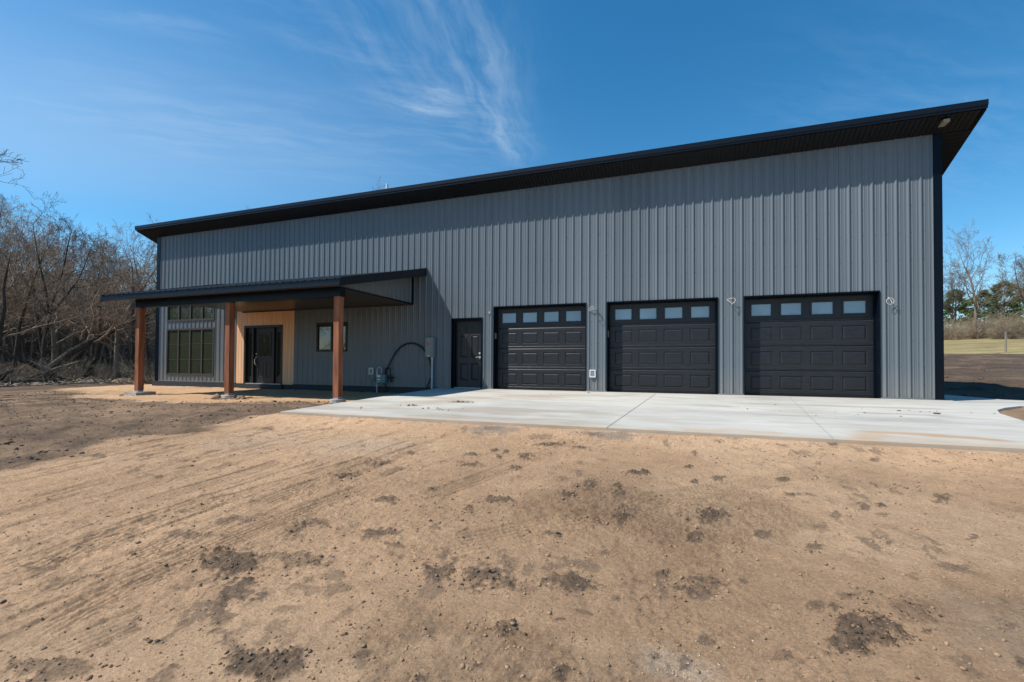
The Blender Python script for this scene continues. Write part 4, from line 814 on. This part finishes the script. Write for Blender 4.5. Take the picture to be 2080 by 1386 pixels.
wires('short white wire stub between the side door and garage door', -.17, 2.30, [('wire', [(-.04, 0, .02), (.02, -.05, .03), (.07, -.07, -.0), (.03, -.08, -.04)]), ('wire', [(.0, 0, .0), (.05, -.06, .04), (.08, -.08, .07)]), ('copper', [(-.04, 0, .02), (-.08, -.05, .0)])])
wires('white wire hoop with a long black cable hanging below', 3.0, 2.30, [('wire', [(-.14, 0, -.04), (-.08, -.08, .06), (.02, -.10, .08), (.10, -.06, .02), (.12, 0, -.02)]), ('wire', [(-.13, 0, -.06), (-.04, -.07, -.0), (.06, -.08, .0), (.1, 0, -.02)]), ('cable', [(.12, 0, -.02), (.20, -.06, -.14), (.32, -.07, -.26), (.33, -.07, -.40), (.27, -.05, -.44), (.18, -.02, -.40)])])
wires('white wire triangle tied with a tan knot', 6.53, 2.37, [('wire', [(-.14, 0, .07), (-.03, -.10, .09), (.08, -.10, .08), (.09, -.12, .0), (.0, -.12, -.09)]), ('wire', [(-.13, 0, .06), (-.06, -.09, -.02), (.0, -.12, -.09), (-.01, -.12, -.13)]), ('copper', [(-.02, -.12, -.08), (.01, -.13, -.11), (.03, -.11, -.13)]), ('wire', [(.0, -.12, -.09), (.06, -.09, -.05), (.08, -.03, .0)])])
wires('small coil of white wire nearest the building corner', 9.81, 2.22, [('wire', [(-.02, 0, .15), (-.02, -.06, .10), (.02, -.10, .02), (.03, -.12, -.05)]), ('wire', [(-.06+.06+.09*math.cos(a), -.10, .01+.09*math.sin(a)) for a in [i*.7 for i in range(11)]]), ('copper', [(-.02, 0, .15), (-.03, -.02, .18)])])
# ================================================================== TREES
def grow(seed, height, r0, lean=(0, 0), reach=None, limbs=9, fork=0, dens=1., wig=.16, first=.28, up=.25, spread=1., levels=4, thick=1.):
    rng = np.random.default_rng(seed); trunk = MB(); crown = MB(); tips = []
    def walk(p, d, L, r, n, w, tr):
        P = [p]; R_ = [r]
        for i in range(n):
            d = d+rng.normal(0, w, 3)+np.array((0, 0, tr)); d = d/np.linalg.norm(d); p = p+d*(L/n); P.append(p); R_.append(max(r*(1-.8*(i+1)/n), .0045*thick))
        return P, R_, d
    def side(d, ang):
        a = np.cross(d, (0, 0, 1.)); 
        if np.linalg.norm(a) < .1: a = np.array((1., 0, 0))
        a /= np.linalg.norm(a); b = np.cross(d, a); w = rng.uniform(0, 2*math.pi); s = a*math.cos(w)+b*math.sin(w)
        return d*math.cos(ang)+s*math.sin(ang)
    def branch(p, d, L, r, lv):
        n = (7, 6, 5, 4, 3)[lv]; P, R_, _ = walk(p, d, L, r, n, (wig*.45, wig, wig*1.1, wig*1.3, wig*1.4)[lv], (.02, up*.18, up*.12, up*.08, .02)[lv])
        mb = trunk if lv == 0 else crown
        mb.tube(P, R_, (9, 6, 4, 3, 3)[lv])
        if lv >= levels: tips.append(P[-1]); return
        k = int(round((limbs, 7*dens, 6*dens, 5*dens)[lv])); lo = (first, .22, .2, .15)[lv]
        for j in range(k):
            t = lo+(1-lo)*(j+rng.random())/k; i = min(int(t*n), n-1); f = t*n-i
            q = np.array(P[i])*(1-f)+np.array(P[i+1])*f; dd = np.array(P[i+1])-np.array(P[i]); dd /= np.linalg.norm(dd)
            ang = rng.uniform(.45, 1.05)*spread*(1.15 if lv == 0 else 1.); Lc = L*(.62, .5, .46, .42)[lv]*(1.15-.65*t)*rng.uniform(.7, 1.25)
            branch(q, side(dd, ang), Lc, max(R_[i]*(.40, .5, .55, .6)[lv], .0050*thick), lv+1)
    d0 = np.array((lean[0], lean[1], 1.)); d0 /= np.linalg.norm(d0)
    if fork:
        P, R_, d = walk(np.array((0, 0, -.15)), d0, height*fork, r0, 5, wig*.3, .01); R_ = [r0*(1-.35*i/5) for i in range(6)]; trunk.tube(P, R_, 9)
        for s in (1, -1, .3):
            dd = d+np.array((.28*s, .18*s*(-1 if s == .3 else 1), 0)); dd /= np.linalg.norm(dd); branch(np.array(P[-1])-d*.1, dd, height*(1-fork)*rng.uniform(.85, 1.05), r0*.5, 0)
    else: branch(np.array((0, 0, -.15)), d0, height, r0, 0)
    if reach:
        for (hz, v) in reach: v = np.array(v); L_ = np.linalg.norm(v); branch(np.array((0, 0, hz)), v/L_, L_, .06, 1)
    return trunk, crown, tips, rng
def leaves(mb, tips, rng, frac, size):
    for p in tips:
        if rng.random() > frac: continue
        for _ in range(2):
            c = np.array(p)+rng.normal(0, .12, 3); a = rng.normal(0, 1, 3); a /= np.linalg.norm(a); b_ = np.cross(a, rng.normal(0, 1, 3)); b_ /= np.linalg.norm(b_); s = size*rng.uniform(.6, 1.4)
            mb.tri(tuple(c-a*s), tuple(c+b_*s*.6), tuple(c+a*s))
def tree_proto(name, seed, height, r0, bark='bark', twig='twig', leaf=0, **kw):
    tr, cr, tips, rng = grow(seed, height, r0, **kw)
    a = tr.build('trunk', M[bark], None, smooth=True, fix=False); c = cr.build('branches', M[twig], None, smooth=True, fix=False); lf = None
    if leaf:
        l = MB(); leaves(l, tips, rng, leaf, .035); lf = l.build('dead_leaves', M['leaf'], None, fix=False)
    parts = [(a, None), (c, None)]+([(lf, None)] if lf else [])
    for o, _ in parts: COL.objects.unlink(o)
    return name, [o for o, _ in parts]
def place(proto, label, x, y, rot=0, s=1., group=None, cat='tree', z=None, tilt=(0, 0)):
    name, parts = proto
    r = thing(name, label, cat, (x, y, float(gz(x, y)) if z is None else z), group); r.rotation_euler = (tilt[0], tilt[1], rot); r.scale = (s, s, s)
    for o in parts:
        c = o.copy(); COL.objects.link(c); c.parent = r
    return r
pA = tree_proto('bare_tree', 11, 8.2, .13, limbs=12, dens=1.05, first=.34, up=.5, spread=.85, bark='bark_dark', leaf=.06)
pB = tree_proto('bare_tree', 12, 7.4, .15, limbs=11, dens=1.1, first=.3, spread=.95, wig=.2, bark='bark_dark', leaf=.22)
pC = tree_proto('bare_tree', 13, 9.0, .11, limbs=13, dens=1.0, first=.42, up=.6, spread=.8, bark='bark_dark')
pD = tree_proto('bare_tree', 14, 6.6, .12, limbs=11, dens=1.15, first=.25, spread=1.05, wig=.22, leaf=.12)
pF = tree_proto('forked_tree', 15, 10.4, .16, limbs=7, dens=.9, fork=.44, lean=(.10, .12), first=.3, up=.5, bark='bark_dark', twig='bark_dark')
pL = tree_proto('leaning_tree', 16, 7.6, .24, limbs=10, dens=1.0, lean=(.34, .46), first=.3, spread=1.0, wig=.34, bark='bark_dark')
pM = tree_proto('leaning_tree', 17, 6.5, .17, limbs=8, dens=1.0, lean=(.42, .52), first=.4, spread=1.0, wig=.36, bark='bark_dark')
def bush_proto(name, seed, h, stems, m='brush', dens=1.):
    rng = np.random.default_rng(seed); b = MB()
    for k in range(stems):
        w = rng.uniform(0, 2*math.pi); d = np.array((math.cos(w)*rng.uniform(.2, 1.1), math.sin(w)*rng.uniform(.2, 1.1), 1.)); d /= np.linalg.norm(d); p = np.array((rng.normal(0, .25), rng.normal(0, .25), -.05)); P = [p]
        for i in range(5): d = d+rng.normal(0, .22, 3); d /= np.linalg.norm(d); p = p+d*h/5*rng.uniform(.7, 1.2); P.append(p)
        b.tube(P, [.014*(1-.13*i) for i in range(6)], 3)
        for j in range(int(9*dens)):
            i = rng.integers(1, 6); q = P[i]; e = rng.normal(0, 1, 3)+d*.6; e /= np.linalg.norm(e); Q = [q]
            for _ in range(3): e = e+rng.normal(0, .3, 3); e /= np.linalg.norm(e); q = q+e*h*.09*rng.uniform(.6, 1.5); Q.append(q)
            b.tube(Q, [.007, .006, .005, .004], 3)
    o = b.build('stems', M[m], None, fix=False); COL.objects.unlink(o); return name, [o]
uA = bush_proto('shrub', 21, 1.3, 42); uB = bush_proto('shrub', 22, 1.9, 40); uC = bush_proto('shrub', 23, .8, 46)
# woods to the left: view wedge runs from the camera past the building's left corner
CX, CY = 5.331, -12.968
def polar(deg, dist): a = math.radians(deg); return CX-math.sin(a)*dist, CY+math.cos(a)*dist     # degrees left of +Y
place(pF, 'tall dark forked bare tree rising above the woods at left', *polar(65.6, 31), .6, .74, 'trees of the left woods')
place(pL, 'thick mossy trunk leaning right over the fallen logs', *polar(65.8, 29.2), 0, .85, 'trees of the left woods', cat='tree')
place(pM, 'thin dark trunk leaning right beside the thick leaning trunk', *polar(63.6, 30.5), .2, .85, 'trees of the left woods')
front = [(pB, 'crooked bare tree with brown leaves at the left photo edge', 68.3, 28.5, 1.0, .80), (pD, 'low spreading bare tree behind the leaning trunks', 65.0, 33, 2.0, .98), (pA, 'straight bare tree seen between the porch post and the woods', 62.4, 31.5, .5, .74), (pC, 'slender dark bare tree just left of the first porch post', 61.2, 34.5, 3.1, .72),
         (pB, 'bushy bare tree touching the building corner', 59.3, 30.5, 4.2, .80), (pD, 'wide twiggy bare tree right behind the first porch post', 60.4, 28.2, 5.2, .92), (pA, 'bare tree with dark trunk close to the weathered post', 67.3, 33.0, 5.6, .80)]
for pr, lb, dg, di, rot, s in front: place(pr, lb, *polar(dg, di), rot, s, 'trees of the left woods')
R = random.Random(3)
protos = [pA, pB, pC, pD]
def free(x, y): return not (-16.4 < x < 12.5 and -.6 < y < 11.5)
for i in range(26):                              # deeper ranks, nothing tells these apart
    dg = 58.2+ (i*0.618 % 1)*11.2; di = 35+i*1.25; x, y = polar(dg, di)
    if free(x, y): place(protos[i % 4], 'bare tree deep in the tangle of the left woods', x, y, R.random()*6.28, R.uniform(.74, 1.06)*(1+.010*(di-35)), 'background trees of the left woods')
for i in range(14):                              # the woods go on beyond the left edge
    dg = 71+i*4.2; di = 29+R.uniform(0, 9)+i*.5; x, y = polar(dg, di)
    place(protos[(i*3) % 4], 'bare tree of the woods beyond the left photo edge', x, y, R.random()*6.28, R.uniform(.8, .95)*(1 if i > 4 else .88), 'woods beyond the left edge')
for i in range(34):
    dg = 58.5+(i*.618 % 1)*11; di = 27.2+i*.62; x, y = polar(dg, di)
    if free(x, y): place((uA, uB, uC)[i % 3], 'tangled leafless shrub under the left woods', x, y, R.random()*6.28, R.uniform(.45, .9), 'undergrowth shrubs of the left woods', 'shrub')
def far_thicket():
    rng = np.random.default_rng(9); b = MB()
    for _ in range(2300):
        dg = rng.uniform(57.6, 71); di = rng.uniform(44, 74); x, y = polar(dg, di)
        if not free(x, y): continue
        z = float(gz(x, y)); h = rng.uniform(3.0, 9.5)*(.8+.3*math.sin(dg*2.1)); p = np.array((x, y, z-.1)); d = np.array((rng.normal(0, .12), rng.normal(0, .12), 1.)); P = [p]
        for i in range(5): d = d+rng.normal(0, .10, 3); d /= np.linalg.norm(d); p = p+d*h/5; P.append(p)
        r = rng.uniform(.02, .075); b.tube(P, [r*(1-.16*i) for i in range(6)], 3)
        for j in range(9):
            i = rng.integers(1, 6); q = P[i]; e = rng.normal(0, 1, 3)+d*.9; e /= np.linalg.norm(e); Q = [q]
            for _ in range(3): e = e+rng.normal(0, .35, 3); e /= np.linalg.norm(e); q = q+e*rng.uniform(.25, .65); Q.append(q)
            b.tube(Q, [.022, .018, .014, .009], 3)
    o = b.build('distant_thicket', M['twig_far'], fix=False); o.location = (0, 0, 0); tag(o, 'dense grey brown thicket far behind the left woods', 'thicket', kind='stuff')
    for k in range(1, 4):                        # the same growth carries on along the clearing, out of view
        c = o.copy(); COL.objects.link(c); a = math.radians(13.3*k); p = Vector((CX, CY, 0)); c.matrix_world = Matrix.Translation(p+Vector((0, 0, -.25*k)))@Matrix.Rotation(a, 4, 'Z')@Matrix.Translation(-p)
        tag(c, 'dense thicket carrying the woods on around the clearing', 'thicket', 'thicket around the clearing', 'stuff')
far_thicket()
for i in range(26):  # unseen trees added to cut low sky light and darken reflections
    dg = 128+i*7.0; di = 46+R.uniform(0, 12); x, y = polar(dg, di)
    place(protos[i % 4], 'bare tree of the unseen line added to darken the horizon', x, y, R.random()*6.28, R.uniform(1.25, 1.7), 'tree line added behind the camera to darken the horizon')
def leaf_litter():
    rng = np.random.default_rng(8); b = MB()
    for _ in range(5200):
        dg = rng.uniform(57.5, 72); di = 26.8+rng.exponential(4); x, y = polar(dg, di)
        if not free(x, y) or x < -44: continue
        z = float(gz(x, y))+.01+abs(rng.normal(0, .03)); a = rng.uniform(0, 6.28); L_ = rng.uniform(.06, .45); u = np.array((math.cos(a), math.sin(a), rng.normal(0, .35)))*L_; w = .006+.008*rng.random()
        b.tri((x, y, z), (x+u[0], y+u[1], z+abs(u[2])), (x+u[0]*.5-w*3, y+u[1]*.5+w*3, z+abs(u[2])*.5+w*3))
    tag(b.build('twig_litter', M['brush'], fix=False), 'scattered sticks and dead stems on the woodland floor', 'twig litter', kind='stuff')
leaf_litter()
def log(label, x, y, ang, L_, r, lift=.12, tilt=0.):
    b = MB(); rng = random.Random(int(L_*100)); P = []
    for i in range(9): t = i/8-.5; P.append((t*L_, rng.uniform(-.05, .05), lift+tilt*t*L_+rng.uniform(-.03, .03)))
    b.tube(P, [r*(1-.35*i/8)*rng.uniform(.9, 1.1) for i in range(9)], 10)
    for k in range(3):
        t = rng.uniform(-.3, .4); p = Vector((t*L_, 0, lift)); b.tube([p, p+Vector((.2, rng.uniform(-.3, .3), .35)), p+Vector((.5, rng.uniform(-.5, .5), .55))], [r*.3, r*.2, r*.08], 6)
    o = b.build('fallen_log', M['bark' if r < .09 else 'bark_dark'], smooth=True); o.location = (x, y, float(gz(x, y))); o.rotation_euler = (0, 0, ang); tag(o, label, 'log', 'fallen logs at the edge of the woods')
log('dark fallen log lying at the edge of the left woods', *polar(66.9, 27.6), 1.15, 3.4, .20); log('pale broken branch propped under the leaning trunk', *polar(65.6, 27.9), .9, 2.4, .08, .45, .45); log('long dark limb slanting down to the logs', *polar(67.2, 28.4), 1.2, 3.4, .095, 1.15, -.62)
b = MB(); b.box(-.09, .09, -.09, .09, -.2, .80); b.box(-.10, .10, -.10, .10, .8005, .83); o = b.build('weathered_post', M['grey_wood'], bevel=.012); x, y = polar(68.45, 27.2); o.location = (x, y, float(gz(x, y))); o.rotation_euler = (0, .03, .4); tag(o, 'short weathered grey post beside the fallen logs at far left', 'post')
# overhanging branch at the left edge: belongs to a nearer tree outside the frame
tx_, ty_ = polar(78, 23.5); hx_, hy_ = polar(67.3, 22.5)
place(tree_proto('bare_tree', 33, 9.5, .2, limbs=9, dens=.85, first=.5, spread=.9, bark='bark_dark', twig='bark_dark', reach=[(6.6, (hx_-tx_, hy_-ty_, 1.3)), (6.1, (hx_-tx_-.3, hy_-ty_-.2, 1.1))]), 'bare tree whose branch tips reach in at the left edge', tx_, ty_, 0, 1.0, 'trees of the left woods')
# tree tops peeking over the roof
def top_at(proto, label, deg, dist, ztop):
    x, y = polar(deg, dist); h = max(v.co.z for o in proto[1] for v in o.data.vertices); place(proto, label, x, y, .7, (ztop-float(gz(x, y)))/h, 'trees behind the building')
top_at(pC, 'bare tree behind the building with twig tips just above the roof', 39.4, 32, 12.15); top_at(pA, 'bare tree behind the roof end nearest the woods', 50.2, 30, 9.8)
# right side: far field edge
fA = tree_proto('bare_tree', 51, 13.5, .26, limbs=13, dens=.95, first=.25, up=.55, twig='twig_far', spread=.9, thick=2.0)
fB = tree_proto('bare_tree', 52, 11.5, .24, limbs=12, dens=1.0, first=.2, up=.45, twig='twig_far', spread=1.0, bark='bark_dark', fork=.3, thick=2.0)
def polr(deg, dist): a = math.radians(deg); return CX+math.sin(a)*dist, CY+math.cos(a)*dist
def right_woods():
    L_ = [(fA, 'tall bare tree near the building corner across the field', 24.9, 78, .76), (fB, 'bare tree partly hidden by the building corner trim', 23.5, 80, .74), (fA, 'small bare tree between two taller ones across the field', 26.5, 84, .42), (fB, 'wide bare tree with crossing limbs at the right photo edge', 28.1, 76, .78), (fB, 'leaning bare tree at the right edge of the field', 29.0, 80, .72)]
    for i, (p, lb, dg, di, s) in enumerate(L_): place(p, lb, *polr(dg, di), i*1.7+.4, s, 'bare trees across the field')
    for i in range(10): dg = 14+i*2.3 if i < 4 else 30+(i-4)*2.4; place((fA, fB)[i % 2], 'bare tree of the far field edge outside the view', *polr(dg, 80+R.uniform(0, 14)), R.random()*6, R.uniform(.6, .8), 'trees of the far field edge')
    hb = bush_proto('shrub', 61, 3.4, 60, 'brush', 1.3)
    for i in range(22): place(hb, 'brown leafless thicket shrub along the far field edge', *polr(22.4+i*.36, 74+R.uniform(0, 8)), R.random()*6, R.uniform(.35, .95), 'thicket along the far field edge', 'shrub')
    for k, (dg, di, s, lb) in enumerate([(25.5, 92, 1.0, 'evergreen in the gap right of the tall bare tree'), (26.7, 90, 1.15, 'rounded evergreen between the far bare trees'), (23.7, 90, 1.05, 'evergreen beside the building corner trim'), (27.9, 94, 1.0, 'evergreen behind the wide bare tree at right')]):
        rng = np.random.default_rng(70+k); h = 6.2*s; tr = MB(); tr.tube([(0, 0, -.1), (0, 0, h*.9)], [.14, .02], 7); cr = MB()
        for _ in range(4200):
            u = rng.random()**.8; z = h*(.12+.88*u); rad = (1-u)**.6*h*.55*(.75+.4*math.sin(z*4+k)); a = rng.uniform(0, 6.28); rr = rad*math.sqrt(rng.uniform(.12, 1)); c = np.array((math.cos(a)*rr, math.sin(a)*rr, z+rng.normal(0, .1))); d = np.array((math.cos(a), math.sin(a), rng.uniform(-.2, .6)))*rng.uniform(.2, .5); w = np.cross(d, rng.normal(0, 1, 3)); w = w/np.linalg.norm(w)*.075
            cr.tri(tuple(c-w), tuple(c+w), tuple(c+d))
        x, y = polr(dg, di); r = thing('evergreen_tree', lb, 'tree', (x, y, float(gz(x, y))), 'evergreens across the field')
        for mb, nm, m in ((tr, 'trunk', 'bark_dark'), (cr, 'crown', 'needle')): mb.build(nm, M[m], r, fix=False)
right_woods()
x, y = polr(26.75, 43.5)
b = MB(); b.tube([(0, 0, -.3), (.01, 0, .5), (.03, .01, 1.32)], [.055, .052, .045], 10); o = b.build('fence_post', M['grey_wood'], smooth=False); o.location = (x, y, float(gz(x, y))); tag(o, 'lone wooden fence post at the edge of the dry grass field', 'fence post')
# ================================================================== LOOSE SOIL
def scatter(name, m, label, pts, jit=.45, sub=1):
    """pts: x, y, size, squash; one lumpy stone/clod mesh for them all"""
    import bmesh
    bm = bmesh.new(); bmesh.ops.create_icosphere(bm, subdivisions=sub, radius=1); bv = np.array([v.co[:] for v in bm.verts]); bf = np.array([[v.index for v in f.verts] for f in bm.faces]); bm.free()
    rng = np.random.default_rng(len(pts)); n = len(pts); K = len(bv); pts = np.array(pts)
    V = np.empty((n, K, 3)); Z = gz(pts[:, 0], pts[:, 1])
    for i in range(n):
        v = bv*(1+rng.normal(0, jit*.45, (K, 1))); v = v*np.array((rng.uniform(.7, 1.35), rng.uniform(.7, 1.35), 1)); a = rng.uniform(0, 6.28); c, s = math.cos(a), math.sin(a)
        v = np.stack([v[:, 0]*c-v[:, 1]*s, v[:, 0]*s+v[:, 1]*c, v[:, 2]*pts[i, 3]], 1)*pts[i, 2]; V[i] = v+np.array((pts[i, 0], pts[i, 1], Z[i]+pts[i, 2]*pts[i, 3]*.25))
    F = (bf[None]+(np.arange(n)*K)[:, None, None]).reshape(-1, 3)
    me = bpy.data.meshes.new(name); me.vertices.add(n*K); me.vertices.foreach_set('co', V.astype(np.float32).ravel()); nf = len(F); me.loops.add(nf*3); me.loops.foreach_set('vertex_index', F.astype(np.int32).ravel()); me.polygons.add(nf)
    me.polygons.foreach_set('loop_start', np.arange(nf, dtype=np.int32)*3); me.polygons.foreach_set('loop_total', np.full(nf, 3, np.int32)); me.update(calc_edges=True); me.materials.append(M[m])
    o = bpy.data.objects.new(name, me); COL.objects.link(o); tag(o, label, name.replace('_', ' '), kind='stuff'); return o
def loose():
    rng = np.random.default_rng(77); cl = []; cb = []; pb = []
    off = lambda x, y: not (pip(DRIVE, x, y) or (y > -.5 and -15.2 < x < 11))
    for (bx, by, ax, ay, qx, qy, st, rel) in BLOBS:
        A = abs(ax*qy-ay*qx)
        for _ in range(int((26 if rel else 8)+A*(3200 if rel else 800))):
            r = rng.normal(0, .72, 2); x = bx+ax*r[0]+qx*r[1]; y = by+ay*r[0]+qy*r[1]
            if off(x, y): cl.append((x, y, min(.002+rng.exponential(.0026 if rel else .0016), .011), rng.uniform(.4, .75)))
    for _ in range(7000):                        # rough clods through the dark topsoil on the left
        x = rng.uniform(-15, -1.7); y = rng.uniform(-11.5, -3.2)
        if pip(DARKPOLY, x, y) and off(x, y): cl.append((x, y, min(.004+rng.exponential(.0065), .032), rng.uniform(.4, .75)))
    for _ in range(700): 
        x = rng.uniform(10.4, 24); y = rng.uniform(-6, 20)
        if off(x, y): cl.append((x, y, min(.01+rng.exponential(.02), .1), .6))
    ax_ = rng.uniform(-1, 9.5, 30000); ay_ = -11.9+5.6*rng.random(30000)**1.5; pr_ = .25+.75*sm(2.2, 4.2, ax_)*(.35+.65*sm(.42, .62, fbm(ax_, ay_, .9, 4, 131))); kp_ = rng.random(30000) < pr_
    for x, y in zip(ax_[kp_].tolist(), ay_[kp_].tolist()):        # crumbs everywhere on the tan soil, denser to the right
        if off(x, y): cb.append((x, y, .002+min(rng.exponential(.0026), .014), rng.uniform(.5, .9)))
    for _ in range(2200):
        x = rng.uniform(-3, 9.5); y = -12+5.8*rng.random()**1.3
        if rng.random() < .3+.7*float(sm(2.5, 5, x)) and off(x, y): pb.append((x, y, .0016+min(rng.exponential(.0016), .006), rng.uniform(.45, .8)))
    for _ in range(260):
        x, y = rng.normal(5.30, .17), rng.normal(-10.72, .12); pb.append((x, y, .0016+min(rng.exponential(.001), .004), .6))
    for _ in range(260):
        x = rng.uniform(-1.7, 9); y = -6.29-abs(rng.normal(0, .10)); pb.append((x, y, .003+rng.exponential(.003), .6))
    scatter('soil_clods', 'clod', 'dark crumbled soil clods dropped on the ground by tyres', cl, .5); scatter('soil_crumbs', 'crumb', 'small tan soil crumbs loose over the ground', cb, .5, 1); scatter('pebbles', 'pebble', 'small pale pebbles scattered over the tan soil', pb, .3, 1)
    # mud bits lying on the slab
    sl_ = []
    for (x, y, k, sp) in [(.72, -3.7, 60, .12), (.05, -4.6, 30, .15), (.9, -5.0, 20, .2), (2.1, -1.2, 3, .05), (3.0, -.6, 2, .05), (6.6, -2.6, 8, .5), (8.2, -3.4, 14, .7), (9.3, -2.6, 10, .4), (-.6, -5.4, 5, .2)]:
        for _ in range(k): sl_.append((x+rng.normal(0, sp), y+rng.normal(0, sp*.5), .006+rng.exponential(.008), .5))
    global gz; keep = gz; gz = lambda x, y: slab_z(x, np.asarray(y)); scatter('mud_crumbs', 'clod', 'dark mud crumbs lying on the concrete driveway', sl_, .5); gz = keep
    # mounds at the porch posts
    md = []
    for (x, y, k, sp) in [(-6.46, -3.58, 150, .28), (-2.75, -3.6, 60, .25), (-10.2, -3.6, 40, .3), (-4.2, -3.9, 50, .3)]:
        for _ in range(k): md.append((x+rng.normal(0, sp), y+rng.normal(0, sp*.7), .015+rng.exponential(.02), .6))
    scatter('soil_mounds', 'crumb', 'heaps of loose tan soil round the porch post piers', md, .45)
    w = MB()
    for _ in range(170):
        x = -2.1+rng.normal(0, .35) if rng.random() < .5 else -3.05+rng.normal(0, .25); y = -.42+rng.normal(0, .1)
        if x > -1.85: continue
        z = float(gz(x, y)); a = rng.uniform(0, 6.28); h = rng.uniform(.03, .11); w.tri((x-.006*math.sin(a), y+.006*math.cos(a), z-.01), (x+.006*math.sin(a), y-.006*math.cos(a), z-.01), (x+math.cos(a)*h*.7, y+math.sin(a)*h*.7, z+h))
    tag(w.build('green_weeds', M['weed'], fix=False), 'small green weeds sprouting at the corner of the driveway', 'weeds', kind='stuff')
loose()
